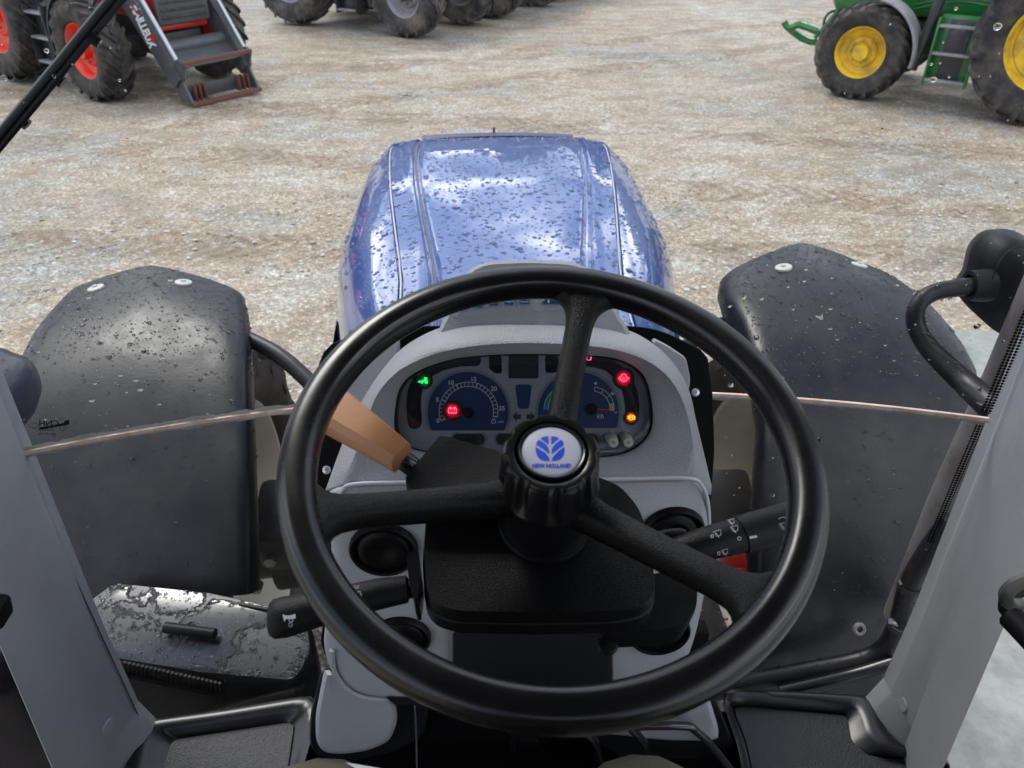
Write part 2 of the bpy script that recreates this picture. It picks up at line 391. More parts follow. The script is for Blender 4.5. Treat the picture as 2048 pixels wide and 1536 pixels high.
def fritmat():
    m = bpy.data.materials.new('dotted_frit'); m.use_nodes = True; t = m.node_tree; t.nodes.clear()
    o = N(t, 'ShaderNodeOutputMaterial'); tr = N(t, 'ShaderNodeBsdfTransparent'); b = N(t, 'ShaderNodeBsdfDiffuse'); b.inputs[0].default_value = (.012, .012, .013, 1)
    co = N(t, 'ShaderNodeTexCoord'); vo = N(t, 'ShaderNodeTexVoronoi', i_Scale=230.0, voronoi_dimensions='2D'); vo.inputs['Randomness'].default_value = 0
    sx = N(t, 'ShaderNodeSeparateXYZ'); cx = N(t, 'ShaderNodeCombineXYZ'); t.links.new(co.outputs['Object'], sx.inputs[0]); t.links.new(sx.outputs[0], cx.inputs[0]); t.links.new(sx.outputs[2], cx.inputs[1])
    t.links.new(cx.outputs[0], vo.inputs['Vector'])
    g = N(t, 'ShaderNodeMath', operation='GREATER_THAN'); g.inputs[1].default_value = .42; t.links.new(vo.outputs['Distance'], g.inputs[0])
    mx = N(t, 'ShaderNodeMixShader'); t.links.new(g.outputs[0], mx.inputs[0]); t.links.new(b.outputs[0], mx.inputs[1]); t.links.new(tr.outputs[0], mx.inputs[2]); t.links.new(mx.outputs[0], o.inputs[0])
    return m
M_['frit'] = fritmat()
def wetmat():
    # black lid with standing water: smooth mirror-like pools with raised rims between damp plastic
    m = mat('wet_lid_plastic', (.018, .018, .022), .35, spec=.8); t = m.node_tree; b = t.nodes['Principled BSDF']
    co = N(t, 'ShaderNodeTexCoord'); n_ = N(t, 'ShaderNodeTexNoise', i_Scale=11.0, i_Detail=7.0, i_Roughness=.62, i_Distortion=.4)
    t.links.new(co.outputs['Object'], n_.inputs['Vector'])
    r = N(t, 'ShaderNodeMapRange'); r.inputs[1].default_value = .465; r.inputs[2].default_value = .48
    t.links.new(n_.outputs[0], r.inputs[0])
    rr = N(t, 'ShaderNodeMapRange'); rr.inputs[3].default_value = .45; rr.inputs[4].default_value = .20
    t.links.new(r.outputs[0], rr.inputs[0]); t.links.new(rr.outputs[0], b.inputs['Roughness'])
    r3 = N(t, 'ShaderNodeMapRange'); r3.inputs[1].default_value = .45; r3.inputs[2].default_value = .50; t.links.new(n_.outputs[0], r3.inputs[0])
    bp = N(t, 'ShaderNodeBump', i_Strength=1.0, i_Distance=.003); t.links.new(r3.outputs[0], bp.inputs['Height']); t.links.new(bp.outputs[0], b.inputs['Normal'])
    return m
M_['wet'] = wetmat()
# ------------------------------------------------------------------ ground
def groundmat():
    m = bpy.data.materials.new('gravel'); m.use_nodes = True; t = m.node_tree; b = t.nodes['Principled BSDF']; L = t.links.new
    g = N(t, 'ShaderNodeNewGeometry')
    def nz(s, d=4.0, r=.6, sc_=(1, 1, 1)):
        mp = N(t, 'ShaderNodeMapping'); mp.inputs['Scale'].default_value = sc_; L(g.outputs['Position'], mp.inputs[0])
        n_ = N(t, 'ShaderNodeTexNoise', i_Scale=s, i_Detail=d, i_Roughness=r); L(mp.outputs[0], n_.inputs['Vector']); return n_
    big = nz(.42, 6.0, .66, (.75, 1.05, 1)); rb = N(t, 'ShaderNodeValToRGB'); e = rb.color_ramp.elements
    e[0].position = .40; e[0].color = (.43, .42, .39, 1); e[1].position = .60; e[1].color = (.33, .345, .34, 1)
    k = e.new(.5); k.color = (.372, .328, .268, 1)
    L(big.outputs[0], rb.inputs[0])
    med = nz(3.6, 6.0, .7, (.7, 1.1, 1)); rm = N(t, 'ShaderNodeValToRGB'); e = rm.color_ramp.elements
    e[0].position = .36; e[0].color = (.72, .60, .46, 1); e[1].position = .62; e[1].color = (1.12, 1.1, 1.06, 1)
    L(med.outputs[0], rm.inputs[0])
    mu = N(t, 'ShaderNodeMix', data_type='RGBA', blend_type='MULTIPLY'); mu.inputs[0].default_value = .8; L(rb.outputs[0], mu.inputs[6]); L(rm.outputs[0], mu.inputs[7])
    vo = N(t, 'ShaderNodeTexVoronoi', i_Scale=52.0); L(g.outputs['Position'], vo.inputs['Vector'])
    hs = N(t, 'ShaderNodeSeparateColor'); L(vo.outputs['Color'], hs.inputs[0])
    rs = N(t, 'ShaderNodeValToRGB'); e = rs.color_ramp.elements; e[0].position = 0; e[0].color = (.55, .5, .45, 1); e[1].position = 1; e[1].color = (1.75, 1.8, 1.85, 1)
    k = e.new(.72); k.color = (1.0, .97, .93, 1)
    L(hs.outputs[0], rs.inputs[0])
    mu2 = N(t, 'ShaderNodeMix', data_type='RGBA', blend_type='MULTIPLY'); mu2.inputs[0].default_value = .75; L(mu.outputs[2], mu2.inputs[6]); L(rs.outputs[0], mu2.inputs[7])
    vo2 = N(t, 'ShaderNodeTexVoronoi', i_Scale=19.0); L(g.outputs['Position'], vo2.inputs['Vector'])
    h2 = N(t, 'ShaderNodeSeparateColor'); L(vo2.outputs['Color'], h2.inputs[0])
    gt = N(t, 'ShaderNodeMath', operation='GREATER_THAN'); gt.inputs[1].default_value = .9; L(h2.outputs[1], gt.inputs[0])
    lt = N(t, 'ShaderNodeMath', operation='LESS_THAN'); lt.inputs[1].default_value = .33; L(vo2.outputs['Distance'], lt.inputs[0])
    an = N(t, 'ShaderNodeMath', operation='MULTIPLY'); L(gt.outputs[0], an.inputs[0]); L(lt.outputs[0], an.inputs[1])
    mu3 = N(t, 'ShaderNodeMix', data_type='RGBA'); L(an.outputs[0], mu3.inputs[0]); L(mu2.outputs[2], mu3.inputs[6]); mu3.inputs[7].default_value = (.5, .51, .5, 1)
    # damp brown scrapes
    wt = nz(.8, 8.0, .68, (.75, 1.25, 1)); rw = N(t, 'ShaderNodeMapRange'); rw.inputs[1].default_value = .53; rw.inputs[2].default_value = .64; rw.inputs[4].default_value = .75; L(wt.outputs[0], rw.inputs[0])
    mu4 = N(t, 'ShaderNodeMix', data_type='RGBA'); L(rw.outputs[0], mu4.inputs[0]); L(mu3.outputs[2], mu4.inputs[6]); mu4.inputs[7].default_value = (.23, .185, .135, 1)
    # tyre tracks: worn bands with lug prints
    sp_ = N(t, 'ShaderNodeSeparateXYZ'); L(g.outputs['Position'], sp_.inputs[0])
    def mth(op, a, b=None, c=None):
        m__ = N(t, 'ShaderNodeMath', operation=op)
        for i_, v_ in enumerate((a, b, c)):
            if v_ is None: continue
            if isinstance(v_, (int, float)): m__.inputs[i_].default_value = v_
            else: L(v_, m__.inputs[i_])
        return m__.outputs[0]
    trk = None
    for ax, ay, dd in ((.25, .968, 7.1), (.25, .968, 8.9), (-.45, .893, 9.9), (-.45, .893, 11.6), (.08, .997, 5.6), (-.12, .993, 12.6)):
        s__ = mth('SUBTRACT', mth('ADD', mth('MULTIPLY', sp_.outputs[0], ax), mth('MULTIPLY', sp_.outputs[1], ay)), dd)
        s__ = mth('ADD', s__, mth('MULTIPLY', mth('SUBTRACT', big.outputs[0], .5), .8))
        ab = mth('ABSOLUTE', s__); t__ = mth('SUBTRACT', mth('MULTIPLY', sp_.outputs[0], ay), mth('MULTIPLY', sp_.outputs[1], ax))
        wv = mth('SINE', mth('MULTIPLY', mth('ADD', t__, ab), 34.0)); wv = mth('ADD', mth('MULTIPLY', wv, .35), .65)
        bd = mth('LESS_THAN', ab, .23); q__ = mth('MULTIPLY', bd, wv); trk = q__ if trk is None else mth('MAXIMUM', trk, q__)
    nt_ = nz(1.1, 4.0, .6); trk = mth('MULTIPLY', trk, mth('MULTIPLY', mth('GREATER_THAN', nt_.outputs[0], .46), .95))
    mu5 = N(t, 'ShaderNodeMix', data_type='RGBA', blend_type='MULTIPLY'); L(trk, mu5.inputs[0]); L(mu4.outputs[2], mu5.inputs[6]); mu5.inputs[7].default_value = (.70, .62, .53, 1)
    L(mu5.outputs[2], b.inputs['Base Color'])
    rr = N(t, 'ShaderNodeMapRange'); rr.inputs[3].default_value = .42; rr.inputs[4].default_value = .85; L(hs.outputs[2], rr.inputs[0]); L(rr.outputs[0], b.inputs['Roughness'])
    ah = N(t, 'ShaderNodeMath', operation='ADD'); L(vo.outputs['Distance'], ah.inputs[0]); L(med.outputs[0], ah.inputs[1])
    bp = N(t, 'ShaderNodeBump', i_Strength=.9, i_Distance=.02); ah2 = mth('SUBTRACT', ah.outputs[0], trk); L(ah2, bp.inputs['Height']); L(bp.outputs[0], b.inputs['Normal'])
    return m
def padmat():
    m = bpy.data.materials.new('pale_concrete'); m.use_nodes = True; t = m.node_tree; b = t.nodes['Principled BSDF']; L = t.links.new
    g = N(t, 'ShaderNodeNewGeometry'); n_ = N(t, 'ShaderNodeTexNoise', i_Scale=1.6, i_Detail=9.0, i_Roughness=.68); L(g.outputs['Position'], n_.inputs['Vector'])
    r = N(t, 'ShaderNodeValToRGB'); e = r.color_ramp.elements; e[0].position = .33; e[0].color = (.18, .19, .175, 1); e[1].position = .64; e[1].color = (.34, .35, .335, 1)
    L(n_.outputs[0], r.inputs[0])
    n2_ = N(t, 'ShaderNodeTexNoise', i_Scale=14.0, i_Detail=6.0, i_Roughness=.7); L(g.outputs['Position'], n2_.inputs['Vector'])
    r2_ = N(t, 'ShaderNodeValToRGB'); e = r2_.color_ramp.elements; e[0].position = .4; e[0].color = (.8, .8, .78, 1); e[1].position = .6; e[1].color = (1, 1, 1, 1); L(n2_.outputs[0], r2_.inputs[0])
    mu = N(t, 'ShaderNodeMix', data_type='RGBA', blend_type='MULTIPLY'); mu.inputs[0].default_value = 1; L(r.outputs[0], mu.inputs[6]); L(r2_.outputs[0], mu.inputs[7])
    L(mu.outputs[2], b.inputs['Base Color']); b.inputs['Roughness'].default_value = .55
    bp = N(t, 'ShaderNodeBump', i_Strength=.3, i_Distance=.01); L(n2_.outputs[0], bp.inputs['Height']); L(bp.outputs[0], b.inputs['Normal'])
    return m
GM = groundmat()
from mathutils import noise as MN
vs = []; fs = []
xs = [-300, -120, -50, -25]+[-14+.35*i for i in range(81)]+[25, 50, 120, 300]
ys = [-300, -100, -30, -8, -3, 0]+[1.0+.28*i for i in range(80)]+[26, 32, 45, 80, 150, 300]
for y in ys:
    for x in xs:
        fade = max(0, 1-max(abs(x)-12, 0)/8)*max(0, 1-max(abs(y-11)-10, 0)/8)
        z = (.035*MN.noise(V((x*.35, y*.6, 3)))+.02*MN.noise(V((x*1.3, y*2.1, 9))))*fade
        if x > .9 and y < 5: z -= .02
        vs.append((x, y, z))
W_ = len(xs)
for j in range(len(ys)-1):
    for i in range(W_-1): fs.append((j*W_+i, j*W_+i+1, (j+1)*W_+i+1, (j+1)*W_+i))
ground = mk('ground', vs, fs, GM, None, 180, kind='structure')
# pale concrete apron on the right of the tractor
pe = [(.95, 3.2), (1.35, 3.9), (2.1, 4.25), (2.9, 4.2), (3.6, 4.05), (4.6, 3.9), (8, 3.3), (20, 1.8)]
rnd = random.Random(4); edge = []
for i in range(len(pe)-1):
    for k in range(8):
        t = k/8; edge.append((pe[i][0]*(1-t)+pe[i+1][0]*t, pe[i][1]*(1-t)+pe[i+1][1]*t+rnd.uniform(-.04, .04)))
edge.append(pe[-1])
pv = [(x, y, .03) for x, y in edge]+[(x, -8, .03) for x, y in edge]
n = len(edge); pv += [(x, y+.05, -.06) for x, y in edge]
pf = [(i, n+i, n+i+1, i+1) for i in range(n-1)]+[(i, i+1, 2*n+i+1, 2*n+i) for i in range(n-1)]
pv += [(.92, -8, -.06)]; pf.append((0, 2*n, 3*n, n))
pad = mk('concrete_apron', pv, pf, padmat(), None, 0, kind='structure')
# loose stones
rnd = random.Random(7); gv = []; gf = []
for i in range(15000):
    if i < 11000: y = 2.4+9*rnd.random()**1.5; x = rnd.uniform(-1, 1)*(1.6+y*.72)
    else: y = rnd.uniform(1.0, 3.2); x = rnd.uniform(-2.4, 1.9)
    if x > .95 and y < 4.25: continue
    r = .006+.013*rnd.random()**2.5
    if MN.noise(V((x*.5, y*.9, 5))) < -.12 and rnd.random() < .7: continue
    b0 = len(gv); a = rnd.random()*6.28
    for k in range(5):
        an = a+k*1.256; rr = r*rnd.uniform(.7, 1.25); gv.append((x+rr*cos(an)*1.3, y+rr*sin(an), .0+r*rnd.uniform(-.1, .3)))
    gv.append((x+r*rnd.uniform(-.3, .3), y, r*rnd.uniform(.6, 1.1)))
    for k in range(5): gf.append((b0+k, b0+(k+1) % 5, b0+5))
def stonemat():
    m = mat('loose_stone', (.38, .37, .345), .6); t = m.node_tree; b = t.nodes['Principled BSDF']
    g = N(t, 'ShaderNodeNewGeometry'); r = N(t, 'ShaderNodeValToRGB'); e = r.color_ramp.elements; e[0].color = (.24, .19, .145, 1); e[1].color = (.56, .56, .55, 1)
    k = e.new(.5); k.color = (.37, .33, .28, 1)
    t.links.new(g.outputs['Random Per Island'], r.inputs[0]); t.links.new(r.outputs[0], b.inputs['Base Color']); return m
st = mk('loose_gravel', gv, gf, stonemat(), None, 0, kind='stuff'); st['label'] = 'pale loose stones scattered over the gravel yard'; st['category'] = 'gravel'

# far wood beyond the yard (mirrored in the bonnet)
lm = mat('tree_leaves', (.035, .06, .025), .7); rnd = random.Random(11); lv = []; lf = []
for i in range(16000):
    k = rnd.randrange(40); cx = -95+k*4.9; hh = 6+1.8*sin(k*2.3); cy = 72+3*sin(k*1.7)
    d = V((rnd.gauss(0, 1), rnd.gauss(0, 1), rnd.gauss(0, 1))).normalized()*rnd.random()**.3
    p = V((cx+d.x*5, cy+d.y*3, hh*.55+d.z*hh*.45)); a = V((rnd.gauss(0, 1), rnd.gauss(0, 1), rnd.gauss(0, 1))).normalized(); b_ = a.orthogonal().normalized()
    s = rnd.uniform(.4, .9); b0 = len(lv); lv += [p+a*s, p+b_*s, p-a*s, p-b_*s]; lf.append((b0, b0+1, b0+2, b0+3))
wd = mk('far_wood', lv, lf, lm, None, 0, kind='stuff'); wd['label'] = 'dark wood of trees along the far side of the yard'; wd['category'] = 'wood'

# ------------------------------------------------------------------ wheels and parked tractors
def tyre_mesh(R, W, rr, nl, lw=.045, lh=.04, flatw=1.0):
    prof = []
    hw = W/2
    P = [(rr, -hw*.72), (rr+.02, -hw*.86), (rr+(R-rr)*.35, -hw*1.0), (rr+(R-rr)*.65, -hw*1.0), (R-lh-.035, -hw*.93), (R-lh-.004, -hw*.72), (R-lh+.004, -hw*.3), (R-lh+.006, 0)]
    P += [(r, -h) for r, h in P[-2::-1]]
    n = 48; vs = []; fs = []
    for r, h in P:
        for k in range(n): a = 2*pi*k/n; vs.append((h, r*cos(a), r*sin(a)))
    m = len(P)
    for i in range(m-1):
        for k in range(n): k2 = (k+1) % n; fs.append((i*n+k, i*n+k2, (i+1)*n+k2, (i+1)*n+k))
    for s in (-1, 1):
        for q in range(nl):
            a0 = 2*pi*(q+(.5 if s > 0 else 0))/nl; b0 = len(vs)
            stn = [(-.04, 0, R-lh, R), (.35, .55, R-lh, R), (.72, 1.05, R-lh-.004, R-.004), (.98, 1.42, R-lh-min(.06, (R-rr)*.2), R-.03), (1.03, 1.5, R-lh-min(.12, (R-rr)*.36), R-lh-min(.09, (R-rr)*.28))]
            for x, da, rb, rt in stn:
                an = a0+da*(W*.42)/R
                for (rd, dd) in ((rb, -1.25), (rt, -.8), (rt, .8), (rb, 1.25)):
                    aa = an+dd*lw*.5/R*(1.15 if x > .9 else 1); vs.append((s*x*hw, rd*cos(aa), rd*sin(aa)))
            for i in range(4):
                for j in range(3): o = b0+i*4+j; fs.append((o, o+1, o+5, o+4))
            fs.append((b0, b0+1, b0+2, b0+3)); o = b0+16; fs.append((o, o+1, o+2, o+3))
    me = bpy.data.meshes.new('wheel'); me.from_pydata(vs, [], fs); fixn(me); me.shade_smooth(); me.set_sharp_from_angle(angle=radians(32)); return me
def lathe_me(name, prof, n=40, axis='X'):
    o = lathe(name, prof, None, None, n, axis); me = o.data; bpy.data.objects.remove(o); return me
def rim_mesh(rr, W, dish, hubr):
    hw = W*.36
    # outer side is +X
    prof = [(rr+.018, hw+.02), (rr+.02, hw+.008), (rr-.01, hw), (rr-.03, hw-.03), (rr-.045, hw*.35), (rr-.07, hw*.3), (rr*.82, dish+.02), (rr*.62, dish), (rr*.56, dish+.03), (hubr*1.7, dish+.045), (hubr*1.25, dish+.045), (hubr*1.2, dish+.03), (0.001, dish+.03)]
    back = [(rr+.018, -hw-.02), (rr+.02, -hw-.008), (rr-.01, -hw), (rr-.035, -hw*.7), (rr-.05, 0), (rr-.05, hw*.3), (rr-.07, hw*.3), (rr*.8, dish+.0), (rr*.5, dish-.01), (.001, dish-.01)]
    o = lathe('a', prof, None, None, 48, 'X'); o2 = lathe('b', back, None, None, 48, 'X')
    bm = bmesh.new(); bm.from_mesh(o.data); bm.from_mesh(o2.data)
    for o_ in (o, o2): me = o_.data; bpy.data.objects.remove(o_); bpy.data.meshes.remove(me)
    me = bpy.data.meshes.new('rim'); bm.to_mesh(me); bm.free(); me.shade_smooth(); me.set_sharp_from_angle(angle=radians(30)); return me
def hub_mesh(hubr, dish, nb=8):
    bm = bmesh.new()
    def cyl(r, h, M, seg=16): bmesh.ops.create_cone(bm, cap_ends=True, segments=seg, radius1=r, radius2=r*.93, depth=h, matrix=M)
    RX = Matrix.Rotation(pi/2, 4, 'Y')
    cyl(hubr, .12, Matrix.Translation((dish+.07, 0, 0)) @ RX, 28)
    for k in range(nb):
        a = 2*pi*k/nb; cyl(.014, .035, Matrix.Translation((dish+.06, hubr*1.45*cos(a), hubr*1.45*sin(a))) @ RX, 6)
    me = bpy.data.meshes.new('hub'); bm.to_mesh(me); bm.free(); me.shade_smooth(); me.set_sharp_from_angle(angle=radians(30)); return me
def wheelset(R, W, rr, nl, dish, hubr, tm, rm, hm=None):
    t = tyre_mesh(R, W, rr, nl); r = rim_mesh(rr, W, dish, hubr); h = hub_mesh(hubr, dish)
    t.materials.append(tm); r.materials.append(rm); h.materials.append(hm or rm)
    return t, r, h
def put_wheel(ws, parent, loc, side, steer=0, spin=0):
    o = bpy.data.objects.new('wheel', ws[0]); COL.objects.link(o); o.parent = parent; o.location = loc
    o.rotation_euler = (spin, 0, steer+(pi if side < 0 else 0))
    for nm, me in (('rim', ws[1]), ('hub', ws[2])):
        c = bpy.data.objects.new(nm, me); COL.objects.link(c); c.parent = o
    return o
def arcfender(name, R, x0, x1, cy, cz, a0, a1, mt, parent, th=.012, lip=.05, n=22):
    secs = []
    for i in range(n+1):
        a = radians(a0+(a1-a0)*i/n); c, s = cos(a), sin(a)
        prof = [(x0, R-lip), (x0, R-.015), (x0+.02, R), (x1-.02, R), (x1, R-.015), (x1, R-lip), (x1-th, R-lip), (x1-th, R-.02), (x0+th, R-.02), (x0+th, R-lip)]
        secs.append([V((x, cy+r*c, cz+r*s)) for x, r in prof])
    return loft(name, secs, mt, parent, (1, 1), 30)
def parked_tractor(name, P):
    """body in local axes: +Y ahead, rear axle at y=0"""
    t = empty(name); bodym = P['body']; ir = M_['iron']; wb = P['wb']; tr = P['track']
    box('chassis', (0, wb*.5, .68), (.42, wb*1.05, .42), ir, t, bev=.05)
    box('axle', (0, wb, P['Rf']), (tr*2-.3, .18, .16), ir, t, bev=.03)
    box('axle', (0, 0, P['Rr']), (tr*2-.4, .26, .26), ir, t, bev=.05)
    hs = [(wb*.35, .40, .95, 1.62), (wb*.8, .39, .92, 1.58), (wb+.35, .36, .88, 1.5), (wb+.62, .30, .90, 1.38), (wb+.70, .22, .98, 1.22)]
    rings = []
    for y, hwid, z0, z1 in hs:
        rings.append([V((px, y, pz)) for px, pz in rrect(-hwid, z0, hwid, z1, .12, 4)])
    hood = loft('bonnet', rings, bodym, t, (1, 1), 45)
    for k in range(5):
        for s in (-1, 1): tube('louvre', [(s*(.40), wb*.42, 1.30-k*.045), (s*.405, wb*.6, 1.32-k*.045), (s*.40, wb*.82, 1.22-k*.05)], .008, M_['greyrim'] if P.get('pale') else bodym, t, n=6, sm=3)
    # cab
    for sx in (-1, 1):
        for (y0, y1) in ((wb*.32, wb*.30), (-.55, -.45), (.1, .08)):
            tube('cab_post', [(sx*.78, y0, 1.05), (sx*.74, y1, 2.55)], .035, M_['navy'], t, n=8, sm=1)
        m = box('door_glass', (sx*.765, wb*.2, 1.75), (.008, wb*.36, 1.35), M_['lens'], t, bev=0)
        box('door_sill', (sx*.76, wb*.2, 1.06), (.06, wb*.38, .10), M_['navy'], t, bev=.02)
    box('cab_roof', (0, .1, 2.63), (1.66, 1.75, .16), bodym if P.get('roof') else M_['navy'], t, bev=.06, seg=3)
    box('windscreen', (0, wb*.31, 1.95), (1.4, .008, 1.1), M_['lens'], t, bev=0)
    box('cab_floor', (0, .15, 1.0), (1.5, 1.3, .08), M_['navy'], t, bev=.02)
    for sx in (-1, 1):
        x0, x1 = sorted((sx*(tr-P['Wr']*.45), sx*(tr+P['Wr']*.45)))
        arcfender('rear_fender', P['Rr']+.10, x0, x1, 0, P['Rr'], 25, 170, bodym if P.get('bfend') else M_['navy'], t)
        if P.get('ff'):
            x0, x1 = sorted((sx*(tr-P['Wf']*.42), sx*(tr+P['Wf']*.42)))
            arcfender('front_fender', P['Rf']+.07, x0, x1, wb, P['Rf'], 100 if P['ff'] == 1 else 95, 190, P['ffm'], t, lip=.03)
        box('fuel_tank', (sx*.5, wb*.42, .72), (.28, .85, .42), bodym if P.get('tank') else M_['navy'], t, bev=.08, seg=3)
        st_ = box('cab_step', (sx*.80, wb*.50, .68), (.10, .46, .74), bodym if P.get('tank') else M_['navy'], t, bev=.01)
        for k in range(3):
            o = box('step_tread', (sx*.90, wb*.50, .34+k*.30), (.13, .44, .03), M_['greyrim'], st_, bev=.006)
        box('step_plate', (sx*.86, wb*.50, .66), (.03, .24, .70), M_['navy'], st_, bev=.004)
        for sp_ in (-1, 1):
            box('step_side', (sx*.90, wb*.50+sp_*.23, .66), (.14, .025, .74), bodym if P.get('tank') else M_['navy'], st_, bev=.004)
        tube('exhaust' if sx > 0 else 'air_pipe', [(sx*.86, wb*.70, .42), (sx*.86, wb*.66, 1.0), (sx*.80, wb*.60, 2.3)], .06, M_['navy'], t, n=10, sm=3)
        put_wheel(P['wr'], t, (sx*tr, 0, P['Rr']), sx, 0, .3)
        put_wheel(P['wf'], t, (sx*tr, wb, P['Rf']), sx, P.get('steer', 0), .1)
    return t
def place(t, rear_c, front_c, side, track):
    R0 = V((rear_c.x, rear_c.y)); F0 = V((front_c.x, front_c.y)); h = (F0-R0).normalized(); right = V((h.y, -h.x))
    o = R0-right*track*side; t.location = (o.x, o.y, 0); t.rotation_euler.z = atan2(-h.x, h.y); return (F0-R0).length, h
# green tractor on the right
gr, gf_ = PZ(2060, 247, 0), PZ(1704, 195, 0); wbg = (gr-gf_).length
wf = wheelset(.565, .40, .30, 20, .02, .10, M_['tyre'], M_['yellow']); wr = wheelset(.86, .50, .50, 22, .05, .13, M_['tyre'], M_['yellow'])
P = dict(body=M_['green'], wb=wbg, track=.88, Rf=.565, Rr=.86, Wf=.40, Wr=.5, wf=wf, wr=wr, ff=1, ffm=M_['greyrim'], tank=1, bfend=1, roof=1)
gt_ = parked_tractor('green_tractor', P); place(gt_, gr, gf_, -1, .88)
tag(gt_, 'green tractor with yellow wheel rims parked on the grey gravel', 'tractor')
# its front lift arms and headlamp
for sx in (-1, 1):
    tube('lift_arm', [(sx*.25, wbg+.45, .55), (sx*.3, wbg+.85, .50), (sx*.3, wbg+1.15, .62)], .045, M_['green'], gt_, n=6, sm=3)
    tube('lift_strut', [(sx*.22, wbg+.5, 1.05), (sx*.3, wbg+.8, .55)], .03, M_['green'], gt_, n=6, sm=1)
    box('headlight', (sx*.2, wbg+.70, 1.12), (.16, .06, .09), M_['steel'], gt_, bev=.02)
    tube('lift_hose', [(sx*.15, wbg+.4, .95), (sx*.2, wbg+.72, .85), (sx*.25, wbg+.7, .6), (sx*.2, wbg+.5, .5)], .018, M_['iron'], gt_, n=6)
box('lift_bracket', (0, wbg+.52, .72), (.5, .12, .5), M_['green'], gt_, bev=.02)
tube('lift_hook', [(-.42, wbg+.75, .66), (-.45, wbg+1.0, .72), (-.45, wbg+1.12, .66), (-.45, wbg+1.2, .74)], .05, M_['green'], gt_, n=6, sm=2)
# red tractor with front loader
rr_, rf_ = PZ(48, 156, 0), PZ(214, 199, 0); wbr = (rr_-rf_).length
wf2 = wheelset(.60, .40, .32, 19, .03, .09, M_['tyre'], M_['redrim']); wr2 = wheelset(.86, .50, .50, 22, .05, .13, M_['tyre'], M_['redrim'])
P = dict(body=M_['red'], wb=wbr, track=.86, Rf=.60, Rr=.86, Wf=.4, Wr=.5, wf=wf2, wr=wr2, ff=2, ffm=M_['loader'], steer=0)
rt_ = parked_tractor('red_tractor', P); place(rt_, rr_, rf_, 1, .86)
tag(rt_, 'red tractor with slate grey front loader, rims bright orange red', 'tractor')
lo = M_['loader']
def plate(name, pts, x, th, mt, parent):   # side plate in the local YZ plane
    r1_ = [V((x-th/2, p[0], p[1])) for p in pts]; r2_ = [V((x+th/2, p[0], p[1])) for p in pts]
    return loft(name, [r1_, r2_], mt, parent, (1, 1), 30)
for sx in (-1, 1):
    a = plate('loader_arm', [(wbr*.25, 1.75), (wbr*.28, 1.95), (wbr+.35, 1.55), (wbr+.95, .78), (wbr+1.22, .34), (wbr+1.08, .22), (wbr+.78, .58), (wbr+.2, 1.30)], sx*.50, .10, lo, rt_)
    tube('loader_ram', [(sx*.50, wbr+.5, 1.55), (sx*.50, wbr+1.18, .55)], .028, M_['steel'], rt_, n=8, sm=1)
    plate('loader_upright', [(wbr*.2, .6), (wbr*.2, 1.9), (wbr*.34, 1.9), (wbr*.42, .6)], sx*.42, .08, lo, rt_)
    plate('carriage_side', [(wbr+1.10, .05), (wbr+1.10, .5), (wbr+1.24, .56), (wbr+1.30, .50), (wbr+1.22, .30), (wbr+1.34, .06)], sx*.50, .03, lo, rt_)
tube('loader_crossbeam', [(-.5, wbr+.82, .62), (.5, wbr+.82, .62)], .09, lo, rt_, n=14, sm=1)
pl_ = box('loader_cover', (0, wbr+1.0, .52), (.92, .34, .02), lo, rt_, rot=Matrix.Rotation(radians(-30), 3, 'X'), bev=.008)
box('carriage_bar', (0, wbr+1.30, .52), (1.02, .035, .05), M_['rust'], rt_, bev=.006)
box('carriage_bar', (0, wbr+1.34, .05), (1.04, .06, .05), M_['rust'], rt_, bev=.006)
box('carriage_plate', (0, wbr+1.20, .16), (.9, .02, .16), lo, rt_, rot=Matrix.Rotation(radians(-15), 3, 'X'), bev=.004)
for k in range(6):
    x = (-.40+k*.07) if k < 3 else (.26+(k-3)*.07)
    box('carriage_rib', (x, wbr+1.24, .16), (.014, .10, .18), M_['rust'], rt_, bev=.003)
box('front_guard', (0, wbr+.76, 1.12), (.74, .05, .50), lo, rt_, bev=.02)
for k in range(5): box('guard_slat', (0, wbr+.79, .95+k*.085), (.62, .02, .03), M_['iron'], rt_, bev=.004)
box('grille_bar', (0, wbr+.55, 1.05), (.75, .06, .06), lo, rt_, bev=.01); box('bumper_bar', (0, wbr+.62, .82), (.8, .08, .07), M_['red'], rt_, bev=.02)
box('front_weight', (0, wbr+.52, .62), (.55, .3, .3), M_['iron'], rt_, bev=.04)
# dark tractors parked in a row
da, db_ = PZ(600, 47, 0), PZ(822, 74, 0); wbd = (da-db_).length
wf3 = wheelset(.68, .46, .36, 18, .0, .10, M_['tyred'], M_['greyrim'], M_['iron']); wr3 = wheelset(.88, .54, .50, 20, .02, .12, M_['tyred'], M_['greyrim'], M_['iron'])
P = dict(body=M_['navy'], wb=wbd, track=.84, Rf=.68, Rr=.88, Wf=.46, Wr=.54, wf=wf3, wr=wr3)
d0 = parked_tractor('dark_tractor', P); _, hd = place(d0, da, db_, 1, .84)
labs = ['dark tractor at the near end of the row, its grey rims showing',
        'second dark tractor of the row, behind the one showing grey rims',
        'third dark tractor of the row, between the second and the fourth',
        'fourth dark tractor of the row, only the bottoms of its tyres in view',
        'last dark tractor of the row, a sliver of tyre in view']
left = V((-hd.y, hd.x))
for i in range(5):
    o = d0 if i == 0 else copy_tree(d0)
    o.location = d0.location if i == 0 else V((d0_l.x, d0_l.y, 0))+V((left.x, left.y, 0))*2.5*i+V((hd.x, hd.y, 0))*(.12*sin(i*2.1))
    if i == 0: d0_l = d0.location.copy()
    tag(o, labs[i], 'tractor', 'dark tractors parked in a row')
